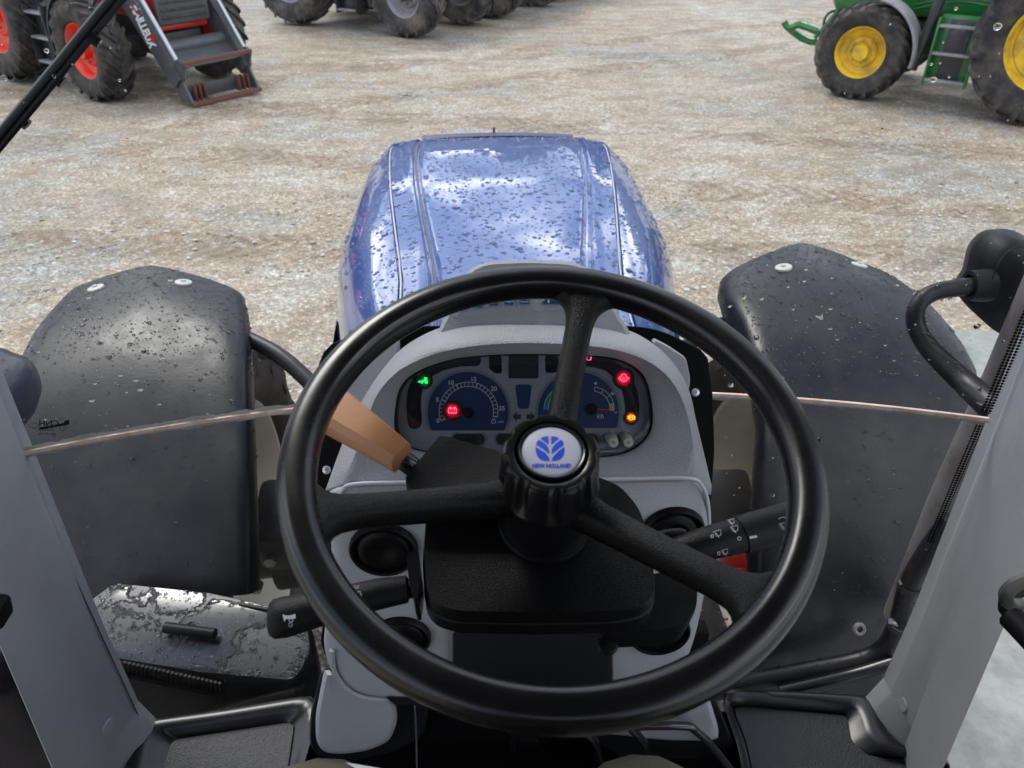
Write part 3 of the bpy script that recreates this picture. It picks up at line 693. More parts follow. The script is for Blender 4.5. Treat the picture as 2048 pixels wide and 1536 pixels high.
# ------------------------------------------------------------------ the blue tractor we sit in
T = tag(empty('blue_tractor'), 'blue tractor seen from its cab, wet bonnet ahead of the black steering wheel', 'tractor')
def lerp_t(tab, k):
    if k <= tab[0][0]: return tab[0][1]
    for (a, b), (c, d) in zip(tab, tab[1:]):
        if k <= c: return b+(d-b)*(k-a)/(c-a)
    return tab[-1][1]
# bonnet
st_y = [.93, 1.15, 1.4, 1.7, 2.0, 2.25, 2.45, 2.58, 2.68, 2.75, 2.80, 2.84, 2.865, 2.88]
zc_t = [(.93, 1.90), (1.4, 1.862), (2.0, 1.80), (2.45, 1.748), (2.58, 1.732), (2.68, 1.716), (2.75, 1.700), (2.80, 1.68), (2.84, 1.648), (2.865, 1.60), (2.88, 1.52)]
g_t = [(.93, .135), (1.29, .15), (2.0, .235), (2.5, .28), (2.7, .285), (2.8, .27), (2.88, .22)]; s_t = [(.93, .185), (1.29, .205), (2.0, .30), (2.5, .355), (2.65, .362), (2.75, .345), (2.82, .31), (2.88, .26)]
f_t = [(.93, .255), (1.3, .34), (1.7, .415), (2.1, .44), (2.45, .452), (2.6, .442), (2.7, .418), (2.77, .385), (2.82, .35), (2.86, .31), (2.88, .29)]
def hood_half(y):
    zc = lerp_t(zc_t, y); g = lerp_t(g_t, y); s = lerp_t(s_t, y); f = lerp_t(f_t, y)
    nose = max(0, (y-2.40)/.48)**1.5
    P = [(0, 0), (g*.5, -.001), (g*.85, -.003), (g-.022, -.005), (g-.016, -.010), (g-.002, -.011), (g+.004, -.003), (g+.012, -.003),
         ((g+s)/2, -.008), (s-.005, -.013), (s-.003, -.022), (s+.003, -.022), (s+.005, -.014)]
    d = f-s
    rb_ = max(0, min(1, (y-1.2)/.6))
    P += [(s+d*.35, -.030-.03*nose), (s+d*.62, -.055-.05*nose), (s+d*.82, -.092-.05*nose), (s+d*.94, -.14), (f, -.21), (f+.012*rb_, -.24-.06*rb_), (f+.014*rb_, -.27-.11*rb_), (f+.008*rb_, -.30-.18*rb_)]
    return [(x, zc+z) for x, z in P]
rings = []
for y in crv([(a, 0) for a in st_y], 3): 
    y = y.x; h = hood_half(y); rings.append([V((-x, y, z)) for x, z in h[::-1]]+[V((x, y, z)) for x, z in h[1:]])
h = hood_half(2.88); rings.append([V((-x*.97, 2.885, z-.03 if z > 1.3 else z)) for x, z in h[::-1]]+[V((x*.97, 2.885, z-.03 if z > 1.3 else z)) for x, z in h[1:]])
hood = loft('bonnet', rings, M_['blue'], T, (0, 1), 28, ringclosed=False)
for s in (-1, 1):
    tube('bonnet_seam', [(s*lerp_t(s_t, y), y, lerp_t(zc_t, y)-.017) for y in (.95, 1.3, 1.7, 2.1, 2.4, 2.6, 2.74)], .0022, M_['chromeline'], hood, n=5, sm=3)
    tube('bonnet_rib', [(s*(lerp_t(g_t, y)-.009), y, lerp_t(zc_t, y)-.012) for y in (.95, 1.3, 1.7, 2.1, 2.4, 2.6, 2.74, 2.8)], .0045, M_['ridge'] if s < 0 else M_['blue'], hood, n=6, sm=3)
rr = [];
for (y, z, w_) in ((2.775, 1.697, .0), (2.79, 1.705, .001), (2.83, 1.695, 0), (2.86, 1.655, 0), (2.86, 1.62, 0)):
    rr.append([V((x, y-.02*(x/.3)**2, z-.006*(x/.3)**2)) for x in [(-.27+.54*i/20) for i in range(21)]])
loft('bonnet_lip', rr, mat('bonnet_lip_plastic', (.06, .065, .12), .35), hood, (0, 0), 50, ringclosed=False)
box('aiming_pin', (-.012, 2.80, 1.712), (.007, .006, .018), M_['black'], hood, bev=.001)
for s in (-1, 1):   # side grille crescent
    loft('side_vent', [[V((s*.442, 1.86+.20*cos(a), 1.47+.05*sin(a))) for a in [2*pi*k/24 for k in range(24)]], [V((s*.436, 1.86+.23*cos(a), 1.47+.065*sin(a))) for a in [2*pi*k/24 for k in range(24)]]], M_['blue'], hood, (1, 0), 30)
box('engine_block', (0, 1.9, .95), (.38, 1.7, .7), M_['iron'], T, bev=.05)
box('front_axle', (0, 1.82, .66), (1.3, .18, .17), M_['iron'], T, bev=.04)

# front wheels, knuckles, fenders
wb_ = wheelset(.66, .38, .46, 18, .02, .10, M_['tyre'], M_['cream'])
for s in (-1, 1):
    put_wheel(wb_, T, (s*.935, 1.80, .68), s, radians(4), .2)
    kn = lathe('axle_knuckle', [(.02, -.26), (.12, -.26), (.15, -.22), (.16, -.14), (.12, -.12), (.13, .0), (.02, .0)], M_['iron'], T, 24, 'X', Matrix.Translation((s*.86, 1.80, .70)) @ Matrix.Rotation(pi if s > 0 else 0, 4, 'Z') @ Matrix.Scale(-1, 4, (1, 0, 0)))
    box('knuckle_arm', (s*.66, 1.70, .86), (.16, .22, .20), M_['iron'], kn, rot=Matrix.Rotation(.3, 3, 'X'), bev=.03)
    for q in range(5):
        a = q*1.256; lathe('knuckle_bolt', [(.018, 0), (.018, .03), (.001, .032)], M_['steel'], kn, 6, 'Y', Matrix.Translation((s*(.66+.09*cos(a)), 1.60, .72+.12*sin(a))) @ Matrix.Rotation(pi, 4, 'Z'))
    tube('steering_ram', [(s*.25, 1.6, .62), (s*.62, 1.62, .64)], .035, M_['iron'], T, n=10, sm=1)
box('brake_block', (.62, 1.50, .86), (.10, .1, .07), M_['red'], T, bev=.02)
def fender(side, inner, outer, front, name):
    cy, cz, R = 1.80, .68, (.842 if side < 0 else .866); nu, nv = 22, 34; rows = []
    for j in range(nv+1):
        v = j/nv; row = []
        for i in range(nu+1):
            u = i/nu
            a1 = front(u); a0 = 142 if side < 0 else 166; a = radians(a0+(a1-a0)*v)
            tn = 1-abs(2*u-.95)**1.25/1.05; fz = min(1, max(0, (a1+48-math.degrees(a))/48))
            r = R+(.056 if side < 0 else .070)*tn*fz**1.3+.004*(1-abs(2*u-1)**10)
            y, z = cy+r*cos(a), cz+r*sin(a); _, py = proj((0, y, z))
            xi = PY(lerp_t(inner, py), py, y).x; xo = PY(lerp_t(outer, py), py, y).x
            row.append((V((xo*(1-u)+xi*u, y, z)), a))
        # inner rounding and skirt
        p, a = row[-1]; rad = V((0, cos(a), sin(a))); pts = [q[0] for q in row]
        po, ao = row[0]; ra = V((0, cos(ao), sin(ao)))
        pts = [po-ra*.05, po-ra*.012+V((side*.0, 0, 0))]+pts[1:-1]
        pts[-1] = pts[-1]-rad*.002
        pts += [p-rad*.005+V((side*.004, 0, 0)), p-rad*.016+V((-side*.002, 0, 0)), p-rad*.055+V((-side*.006, 0, 0))]
        rows.append((pts, rad))
    n = len(rows[0][0]); vs = [q for r_ in rows for q in r_[0]]; fs = []
    b = len(vs); vs += [q-r_[1]*.007 for r_ in rows for q in r_[0]]
    for j in range(nv):
        for i in range(n-1):
            k = j*n+i; fs.append((k, k+1, k+n+1, k+n)); fs.append((b+k, b+k+n, b+k+n+1, b+k+1))
        for k in (j*n, j*n+n-1): fs.append((k, k+n, b+k+n, b+k))
    for i in range(n-1):
        for k in (i, nv*n+i): fs.append((k, b+k, b+k+1, k+1))
    o = mk(name, vs, fs, M_['fender'], T, 0); fixn(o.data); o.data.shade_smooth(); o.data.set_sharp_from_angle(angle=radians(50)); return o
fl = fender(-1, [(560, 482), (600, 486), (700, 488), (900, 490), (1200, 493)], [(565, 128), (600, 92), (640, 58), (720, 14), (800, -20), (1200, -80)], lambda u: 79-7*(1-abs(2*u-.95)**1.25/1.05), 'mudguard')
fr = fender(1, [(555, 1440), (600, 1455), (640, 1480), (700, 1503), (740, 1512), (850, 1528), (1000, 1522), (1320, 1508)], [(540, 1745), (560, 1790), (600, 1845), (650, 1890), (700, 1925), (750, 1950), (850, 1962), (1100, 1880), (1320, 1790)], lambda u: 79-7*(1-abs(2*u-.95)**1.25/1.05), 'mudguard')
bl, br = bvh([fl]), bvh([fr])
for tr_, o_, px, py in ((bl, fl, 192, 577), (bl, fl, 367, 566), (br, fr, 1567, 536), (br, fr, 1718, 531)):
    h_ = tr_.ray_cast(CP, D(px, py).normalized())
    if h_[0] is None: print('washer miss', px, py); continue
    nn = h_[1] if h_[1].dot(D(px, py)) < 0 else -h_[1]; a = nn.orthogonal().normalized()
    lathe('washer', [(.001, .010), (.006, .010), (.007, .006), (.012, .007), (.022, .004), (.023, .001), (.023, -.002)], M_['grommet'], o_, 20, 'Z', frame(h_[0], a, nn.cross(a), nn))
h_ = br.ray_cast(CP, D(1718, 1258).normalized())
if h_[0]:
    nn = h_[1] if h_[1].dot(D(1718, 1258)) < 0 else -h_[1]; a = nn.orthogonal().normalized()
    lathe('grommet', [(.006, .001), (.007, .005), (.011, .006), (.014, .003), (.015, 0)], M_['greyrim'], fr, 20, 'Z', frame(h_[0], a, nn.cross(a), nn))
def CW(name, pts, r, mt, par, **k): return tube(name, pts, r, mt, par, **k)
CW('mudguard_bracket', [PY(470, 668, 1.80), PY(505, 682, 1.76), PY(560, 712, 1.70), PY(620, 765, 1.62), PY(700, 850, 1.5)], .021, M_['fender'], T, n=12)
CW('mudguard_bracket', [PY(1540, 630, 1.95), PY(1490, 635, 1.9), PY(1440, 650, 1.82), PY(1330, 720, 1.7)], .019, M_['fender'], T, n=12)

# black box outside, below the glass on the left
zt = 1.25
top = [PZ(px, py, zt) for px, py in rpoly([(165, 1222, 10), (232, 1181, 16), (420, 1197, 3), (560, 1222, 3), (618, 1240, 12), (624, 1300, 14), (590, 1352, 22), (400, 1338, 3), (205, 1310, 20)], 14, 5)]
low = [p+V((0, -.012, -.03)) for p in top]; cen = sum(top, V())/len(top)
low = [V((cen.x+(p.x-cen.x)*1.04, cen.y+(p.y-cen.y)*1.08-.01, zt-.03)) for p in top]
bot = [V((cen.x+(p.x-cen.x)*1.03, cen.y+(p.y-cen.y)*1.05-.01, .95)) for p in top]
def tl(y): return (y-cen.y)*.22
top = [p+V((0, 0, tl(p.y))) for p in top]; low = [p+V((0, 0, tl(p.y))) for p in low]
ins = [V((cen.x+(p.x-cen.x)*.975, cen.y+(p.y-cen.y)*.95, zt+.004+tl(p.y))) for p in top]
tb = loft('toolbox', [bot, low, top, ins], M_['blackm'], T, (1, 0), 50)
lid = loft('toolbox_lid', [[p+V((0, 0, .0)) for p in ins], [V((cen.x+(p.x-cen.x)*.9, cen.y+(p.y-cen.y)*.85, zt+.007+tl(p.y)*.85)) for p in top]], M_['wet'], tb, (0, 1), 60)
tube('lid_handle', [PZ(330, 1255, zt+.02), PZ(430, 1268, zt+.02)], .011, M_['black'], tb, n=8, sm=1)
for (a, b) in (((262, 1187), (330, 1193)), ((400, 1196), (440, 1200)), ((480, 1210), (560, 1224))):
    tube('lid_rib', [PZ(*a, zt+.014), PZ(*b, zt+.014)], .006, M_['black'], tb, n=6, sm=1)
for k in range(23):
    px = 250+k*8.6; py = 1334+k*1.9
    a = PY(px, py-10, cen.y-.105); b = PY(px+1, py+12, cen.y-.105)
    tube('grille_slat', [a, b], .0035, M_['black'], tb, n=5, sm=1)
tube('grille_frame', [PY(205, 1328, cen.y-.085), PY(242, 1333, cen.y-.085)], .010, M_['black'], tb, n=6, sm=1)
tube('grille_frame', [PY(245, 1350, cen.y-.11), PY(445, 1393, cen.y-.11)], .005, M_['black'], tb, n=6, sm=1)
tube('grille_frame', [PY(445, 1366, cen.y-.085), PY(535, 1378, cen.y-.085)], .006, M_['black'], tb, n=6, sm=1)

# ------------------------------------------------------------------ cab
def wy(x): return .90-.10*((x+.03)/.637)**2
def seamz(x): return 1.863+(x+.666)/1.273*.026
def glass(name, zlo, zhi):
    vs = []; fs = []; n = 28
    for i in range(n+1):
        x = -.700+1.345*i/n
        for z in (zlo(x), zhi(x)): vs.append((x, wy(x), z))
    for i in range(n): fs.append((2*i, 2*i+2, 2*i+3, 2*i+1))
    return mk(name, vs, fs, M_['glass'], T, 180)
gl_lo = glass('windscreen', lambda x: 1.20, lambda x: seamz(x)-.003)
gl_hi = glass('windscreen', lambda x: seamz(x)+.003, lambda x: 2.98)
tube('glass_seam', [(x, wy(x), seamz(x)) for x in [-.672+1.288*i/12 for i in range(13)]], .0042, M_['seamline'], T, n=6, sm=2)
rnd = random.Random(5)
for (x0, x1, up) in ((-.66, -.27, 1), (-.66, -.27, -1), (.20, .60, -1)):
    pts = []; n = 60
    lo_ = []; hi_ = []
    for i in range(n+1):
        x = x0+(x1-x0)*i/n; t = .5+.5*MN.noise(V((x*30, up*3., 1)))+.4*MN.noise(V((x*90, 2, up))); t = max(0, t)
        lo_.append(V((x, wy(x)+.002, seamz(x)+up*.003))); hi_.append(V((x, wy(x)+.0025, seamz(x)+up*(.004+.0085*t))))
    mk('sealant_smear', lo_+hi_, [(i, i+1, n+2+i, n+1+i) for i in range(n)], M_['sealant'], gl_lo if up < 0 else gl_hi, 30)
def frit(x0, x1, z0, z1, par, sl=0):
    vs = []; n = 30
    for i in range(n+1):
        z = z0+(z1-z0)*i/n
        for x in (x0, x1): vs.append((x+sl*(z-z0), wy(x)-.0012, z))
    mk('frit_band', vs, [(2*i, 2*i+1, 2*i+3, 2*i+2) for i in range(n)], M_['frit'], par, 0)
frit(-.70, -.660, 1.2, 1.86, gl_lo); frit(-.70, -.658, 1.88, 2.95, gl_hi)
frit(.6035, .613, 1.66, 1.88, gl_lo); frit(.6015, .616, 1.90, 2.95, gl_hi)
def line_at(a, b, y, z0, z1):
    p, q = PY(a[0], a[1], y), PY(b[0], b[1], y); d = (q-p)/(q.z-p.z); return lambda z: V((p.x+d.x*(z-p.z), y, z))
def pillar(A, B, C, side):
    fA = line_at(*A, .80, 0, 0); fB = line_at(*B, .725, 0, 0); fC = line_at(*C, .60, 0, 0); rings = []
    for z in (1.15, 1.2, 1.24, 1.30, 1.5, 1.8, 2.2, 2.6, 3.0):
        a, b, c = fA(z), fB(z), fC(z); fl_ = max(0, (1.36-z)/.16)
        a = a+V((-side*.05*fl_**2, 0, 0)); s = V((side, 0, 0))
        r = [a+V((0, .02, 0)), a, a*.75+b*.25+s*-.003, a*.2+b*.8+s*-.002, b, b*.88+c*.12, b*.5+c*.5+s*.004, c*.93+b*.07, c, c+s*.006+V((0, .006, 0)), c+s*.045+V((0, .075, 0)), a+s*.10+V((0, .04, 0))]
        rings.append(r)
    return loft('cab_pillar', rings, M_['pillar'], T, (1, 1), 14), fA, fB, fC
pL, LA, LB, LC = pillar(((45, 900), (250, 1400)), ((68, 1100), (219, 1510)), ((0, 1290), (105, 1536)), -1)
pR, RA, RB, RC = pillar(((1988, 860), (1775, 1400)), ((2025, 900), (1811, 1488)), ((2014, 1238), (1893, 1520)), 1)
for tr_, o_, px, py in ((bvh([pL]), pL, 215, 1455), (bvh([pR]), pR, 1806, 1407)):
    h_ = tr_.ray_cast(CP, D(px, py).normalized())
    if h_[0]:
        nn = h_[1] if h_[1].dot(D(px, py)) < 0 else -h_[1]; a = nn.orthogonal().normalized()
        lathe('screw_cap', [(.001, .002), (.013, .0018), (.015, 0)], M_['greyside'], o_, 18, 'Z', frame(h_[0], a, nn.cross(a), nn))
# latch recesses on the pillar edges
cL = PY(8, 1212, .605); box('latch_recess', cL+V((-.012, -.006, 0)), (.036, .03, .032), M_['blackm'], pL, rot=Matrix.Rotation(.2, 3, 'Y'), bev=.006)
cR = PY(2022, 1196, .60); box('latch_recess', cR+V((.012, -.008, 0)), (.05, .03, .045), M_['blackm'], pR, rot=Matrix.Rotation(-.3, 3, 'Y'), bev=.006)
lathe('latch_striker', [(.017, -.006), (.028, -.006), (.030, 0), (.028, .006), (.017, .006), (.016, 0), (.017, -.006)], mat('latch_metal', (.10, .095, .085), .4, metal=.5), T, 24, 'Y', Matrix.Translation(PY(2052, 1185, .575)))
tube('door_stay', [PY(2020, 1232, .56), PY(2075, 1290, .52)], .014, M_['blackm'], T, n=8, sm=1)
for s, x in ((-1, -.735), (1, .69)):
    vs = [(x, -.85, 1.2), (x, .60, 1.2), (x, .60, 2.95), (x, -.85, 2.95)]
    mk('door_glass', vs, [(0, 1, 2, 3)], M_['glass'], T, 0)
    tube('rear_post', [(x, -.9, 1.1), (x, -.9, 3.0)], .04, M_['pillar'], T, n=8, sm=1)
box('cab_roof', (-.03, .0, 3.0), (1.62, 2.0, .14), mat('headliner', (.05, .05, .055), .8), T, bev=.05)
box('cab_floor', (-.03, -.02, 1.165), (1.42, 1.70, .07), M_['blackm'], T, bev=.004)
box('rear_wall', (-.03, -.90, 1.72), (1.4, .04, 1.1), M_['blackm'], T, bev=.01)
box('footwell_wall', (-.0, .80, 1.33), (.60, .03, .30), M_['blackm'], T, bev=.004)
tubp = [(.0, -.62, 1.72)]
sb = box('seat', (0, -.42, 1.72), (.50, .50, .12), M_['blackm'], T, bev=.04, seg=3)
box('backrest', (0, -.70, 2.02), (.48, .12, .60), M_['blackm'], sb, bev=.04, seg=3)
box('seat_base', (0, -.42, 1.43), (.34, .36, .46), M_['blackm'], sb, bev=.02)
# floor mats in moulded borders
def tray(out, inn, c, n=96):
    O = star(rpoly(out, 22), c, n, False); I = star(rpoly(inn, 14), c, n, False)
    z0, z1 = 1.248, 1.222
    rg = [[PZ(*p, 1.205) for p in O], [PZ(*p, z0-.006) for p in O]]
    mid = [(o[0]*.86+i[0]*.14, o[1]*.86+i[1]*.14) for o, i in zip(O, I)]; m2 = [(o[0]*.45+i[0]*.55, o[1]*.45+i[1]*.55) for o, i in zip(O, I)]
    rg += [[PZ(*p, z0) for p in mid], [PZ(*p, z0-.006) for p in m2], [PZ(*p, z1) for p in I]]
    t = loft('floor_tray', rg, M_['matb'], T, (1, 1), 60)
    ii = [(c[0]+(p[0]-c[0])*.985, c[1]+(p[1]-c[1])*.985) for p in I]
    loft('floor_mat', [[PZ(*p, z1+.0005) for p in ii], [PZ(*p, z1+.004) for p in ii]], M_['mat'], t, (1, 1), 40)
tray([(273, 1442), (450, 1418), (629, 1388), (640, 1430), (622, 1500), (600, 1560), (590, 1660), (240, 1660), (255, 1520)], [(342, 1479), (591, 1442), (577, 1536), (565, 1620), (310, 1620), (325, 1536)], (455, 1540))
tray([(1445, 1377), (1600, 1383), (1748, 1392), (1765, 1450), (1800, 1492), (1900, 1512), (1910, 1660), (1500, 1660), (1475, 1500), (1448, 1420)], [(1462, 1410), (1695, 1430), (1703, 1480), (1735, 1511), (1890, 1530), (1880, 1620), (1520, 1620), (1490, 1480)], (1640, 1530))

# outside: exhaust, hand rail, mirrors, wiper
ex = tube('exhaust', [PY(1812, 1235, 1.02), PY(1905, 1010, 1.02), PY(2010, 770, 1.02), PY(2120, 520, 1.02)], [.043, .042, .036, .036], mat('stained_exhaust', (.20, .19, .185), .45, metal=.2, dirt=(.10, .06, .045), dscale=7, dmix=.8, bump=.3, bscale=50), T, n=20)
hr = tube('hand_rail', [PY(1400, 1392, .95), PY(1490, 1368, .96), PY(1600, 1345, .97), PY(1715, 1322, .97), PY(1770, 1295, .97), PY(1800, 1240, .965), PY(1820, 1170, .955), PY(1860, 1100, .95), PY(1905, 1040, .95)], .0195, M_['fender'], T, n=14)
for (px, py, a) in ((1800, 1250, .5), (1822, 1172, .6)):
    c = PY(px, py, .955); tube('clip', [c+V((-.022, 0, .012)), c+V((.022, 0, -.012))], .006, M_['steel'], hr, n=8, sm=1)
    lathe('clip_ring', [(.020, -.006), (.0235, -.006), (.0235, .006), (.020, .006)], M_['iron'], hr, 18, 'Z', Matrix.Translation(c))
tube('lower_rail', [PY(1560, 1385, .93), PY(1700, 1352, .94), PY(1790, 1325, .94)], .016, M_['gloss'], T, n=8)
ma = tube('mirror_arm', [PY(2040, 870, .86), PY(1990, 818, .90), PY(1930, 765, .97), PY(1862, 700, 1.03), PY(1832, 650, 1.06), PY(1836, 610, 1.07), PY(1868, 585, 1.08), PY(1920, 575, 1.08), PY(1972, 570, 1.08)], [.022, .022, .019, .016, .0145, .0140, .0140, .0145, .0145], M_['fender'], T, n=14)
def pxbody(name, outline, c, y, dpt, mt, par, n=64, round_=.86):
    O = star(outline, c, n, True); rg = []
    for (k, w_) in ((round_*.7, -dpt*.5), (round_, -dpt*.42), (1.0, -dpt*.2), (1.0, dpt*.2), (round_, dpt*.45), (round_*.8, dpt*.5)):
        rg.append([PY(c[0]+(a-c[0])*k, c[1]+(b-c[1])*k, y)+V((0, w_, 0)) for a, b in O])
    return loft(name, rg, mt, par, (1, 1), 50)
mh = pxbody('mirror_head', [(1958, 510), (1985, 478), (2020, 468), (2060, 480), (2100, 520), (2105, 600), (2070, 650), (2010, 662), (1970, 645), (1935, 610), (1928, 590), (1945, 560)], (2020, 570), 1.13, .11, M_['black'], T)
tube('mirror_seam', [PY(1990, 600, 1.066), PY(1985, 565, 1.064), PY(1995, 530, 1.064), PY(2020, 500, 1.064), PY(2055, 492, 1.066)], .0012, M_['gloss'], mh, n=5)
lathe('arm_collar', [(.018, -.02), (.024, -.02), (.026, 0), (.026, .014), (.001, .015)], M_['black'], mh, 18, 'X', Matrix.Translation(PY(1962, 571, 1.08)))
mh2 = pxbody('mirror_head', [(-60, 730), (0, 733), (38, 752), (60, 800), (58, 835), (38, 865), (0, 905), (-60, 900)], (-10, 815), 1.02, .12, mat('mirror_shell_grey', (.05, .052, .062), .33, bump=.2), T)
wp = tube('wiper', [PY(262, -40, .92), PY(122, 132, .90), PY(-20, 302, .87)], .0105, M_['black'], T, n=8, sm=2, flat=.8)
tube('wiper_blade', [PY(262, -20, .905), PY(126, 144, .885), PY(-16, 316, .86)], .0035, M_['gloss'], wp, n=6, sm=2)
for a in ((190, 70), (115, 150), (45, 235)):
    tube('wiper_clip', [PY(a[0]-9, a[1]+1, .89), PY(a[0]+11, a[1]+16, .89)], .0065, M_['black'], wp, n=6, sm=1)
# dark wet tank outside the left door
tk = pxbody('tank_cover', [(-260, 1260), (-60, 1285), (20, 1300), (70, 1400), (110, 1500), (140, 1640), (-100, 1700), (-300, 1600)], (-80, 1480), 1.0, .28, mat('tank_plastic', (.022, .018, .024), .22, bump=.2), T)

# glass stamp (seen from behind, so mirrored)
tgl = bvh([gl_hi])
def mirror_x(g, cx): return [V((2*cx-p[0], p[1])) for p in g[0]], g[1]
prn('stamp_lettering', mirror_x(text2('CNH', 98, 846, 11, 0, 1.2, .02), 98), tgl, M_['stamp'], gl_hi, .001)
prn('stamp_bar', poly([(78, 854), (128, 845), (130, 840), (139, 839), (139, 848), (80, 859)]), tgl, M_['stamp'], gl_hi, .0012)
prn('stamp_code', mirror_x(text2('E9694W01', 92, 859, 5, 0), 92), tgl, M_['stamp'], gl_hi, .001)
prn('stamp_code', mirror_x(text2('43R-001998', 95, 867, 5, 0), 95), tgl, M_['stamp'], gl_hi, .001)
prn('stamp_number', mirror_x(text2('13', 126, 855, 6), 126), tgl, M_['stamp'], gl_hi, .001)
prn('stamp_circle', stroke([(126+7*cos(a*.35), 855+5*sin(a*.35)) for a in range(18)], 1, True), tgl, M_['stamp'], gl_hi, .001)
prn('stamp_diamond', stroke([(57, 850), (68, 844), (80, 850), (68, 856)], 1.2, True), tgl, M_['stamp'], gl_hi, .001)
# rain
drops_on('raindrops', lid, 700, .0012, .0035, M_['water'], lid, 12, lambda c, n: abs(n.z) > .5, flat=.6, up=True)
drops_on('raindrops', hood, 7000, .0013, .0050, M_['water'], hood, 1, lambda c, n: abs(n.z) > .6 and c.y > 1.0, flat=.55, big=.02, up=True)
drops_on('raindrops', fl, 3800, .0016, .0036, M_['water'], fl, 2, lambda c, n: n.z > .05 and (c.y > 1.6 or random.random() < .5), flat=.85, up=True)
drops_on('raindrops', fr, 4300, .0016, .0040, M_['water'], fr, 3, lambda c, n: n.z > .05 and (c.y > 1.5 or random.random() < .5), flat=.85, up=True)
drops_on('raindrops', ma, 170, .0012, .004, M_['water'], ma, 4, lambda c, n: n.z > .1, flat=.7)
drops_on('raindrops', mh2, 60, .0014, .004, M_['water'], mh2, 5, lambda c, n: n.z > .1 or n.y < -.3, flat=.6)
drops_on('raindrops', hr, 160, .001, .003, M_['water'], hr, 6, lambda c, n: n.z > .2, flat=.7)
drops_on('raindrops', gl_lo, 260, .0008, .0023, M_['water'], gl_lo, 8, lambda c, n: MN.noise(V((c.x*4, c.z*4, 1))) > -.15, flat=.5)
drops_on('raindrops', gl_lo, 130, .0008, .0022, M_['water'], gl_lo, 18, lambda c, n: c.x > .2, flat=.5)
def gcond(c, n): return (c.x > .25 or c.x < -.42) and c.z < 2.6
vs_ = drops_on('raindrops', gl_hi, 520, .0008, .0025, M_['water'], gl_hi, 9, gcond, flat=.5)
# ------------------------------------------------------------------ dash
DO = V((0, .70, 2.01)); DN = V((0, -cos(radians(40)), sin(radians(40))))
def DP(px, py, w_=0): return PP(px, py, DO, DN, w_)
def wt(py): return max(0., min(1., (860-py)/160))
c0 = (1050, 835); NN = 144
OUT = [(1050, 640), (950, 641), (900, 650), (850, 668), (800, 700), (760, 745), (725, 800), (700, 850), (678, 905), (660, 955), (653, 985), (700, 990), (1050, 990), (1380, 990), (1422, 985), (1418, 950), (1404, 890), (1392, 840), (1378, 780), (1350, 730), (1310, 690), (1255, 660), (1180, 645)]
CRE = [(1050, 686), (950, 692), (870, 708), (800, 740), (757, 785), (738, 830), (718, 890), (698, 940), (700, 962), (800, 964), (1050, 964), (1300, 957), (1380, 952), (1388, 935), (1385, 880), (1372, 820), (1350, 772), (1315, 735), (1260, 708), (1180, 692)]
INN = [(1050, 708), (950, 712), (890, 722), (830, 745), (800, 775), (790, 820), (790, 860), (805, 888), (850, 904), (950, 912), (1100, 918), (1200, 915), (1255, 905), (1290, 880), (1305, 850), (1303, 800), (1290, 755), (1260, 728), (1200, 712)]
so, scr, si = star(OUT, c0, NN), star(CRE, c0, NN), star(INN, c0, NN)
def mixp(a, b, t): return [(p[0]*(1-t)+q[0]*t, p[1]*(1-t)+q[1]*t) for p, q in zip(a, b)]
def sc_(a, c, k): return [(c[0]+(p[0]-c[0])*k, c[1]+(p[1]-c[1])*k) for p in a]
rings = [[DP(*p, -.13) for p in sc_(so, c0, .90)], [DP(*p, -.055) for p in sc_(so, c0, .995)], [DP(*p, -.040) for p in so],
         [DP(p[0], p[1], -.028+.035*wt(p[1])) for p in mixp(so, scr, .25)],
         [DP(p[0], p[1], -.010+.036*wt(p[1])) for p in mixp(so, scr, .62)],
         [DP(p[0], p[1], .001+.033*wt(p[1])) for p in mixp(so, scr, .9)],
         [DP(p[0], p[1], .004+.031*wt(p[1])) for p in scr], [DP(p[0], p[1], .0035+.028*wt(p[1])) for p in mixp(scr, si, .1)],
         [DP(p[0], p[1], .000+.020*wt(p[1])) for p in mixp(scr, si, .55)],
         [DP(p[0], p[1], -.002+.013*wt(p[1])) for p in mixp(scr, si, .93)], [DP(p[0], p[1], -.005+.011*wt(p[1])) for p in si], [DP(*p, -.020) for p in sc_(si, c0, 1.0)]]
dash = loft('dashboard', rings, M_['grey'], T, (1, 0), 60)
cl = loft('instrument_cluster', [[DP(*p, -.024) for p in sc_(si, c0, 1.02)], [DP(*p, -.0185) for p in sc_(si, c0, 1.02)]], M_['bezel'], T, (1, 1), 30)
ft = bvh([cl])
loft('cluster_rim', [[DP(*p, -.018) for p in sc_(si, c0, 1.005)], [DP(*p, -.009) for p in sc_(si, c0, 1.0)], [DP(*p, -.0085) for p in sc_(si, c0, .985)], [DP(*p, -.018) for p in sc_(si, c0, .97)]], M_['darklens'], cl, (0, 0), 30)
loft('cluster_lens', [[DP(*p, -.0095) for p in sc_(si, c0, .985)]]*1+[[DP(*p, -.0065) for p in sc_(si, c0, .8)], [DP(*p, -.006) for p in sc_(si, c0, .4)]], M_['lens'], cl, (0, 1), 80)
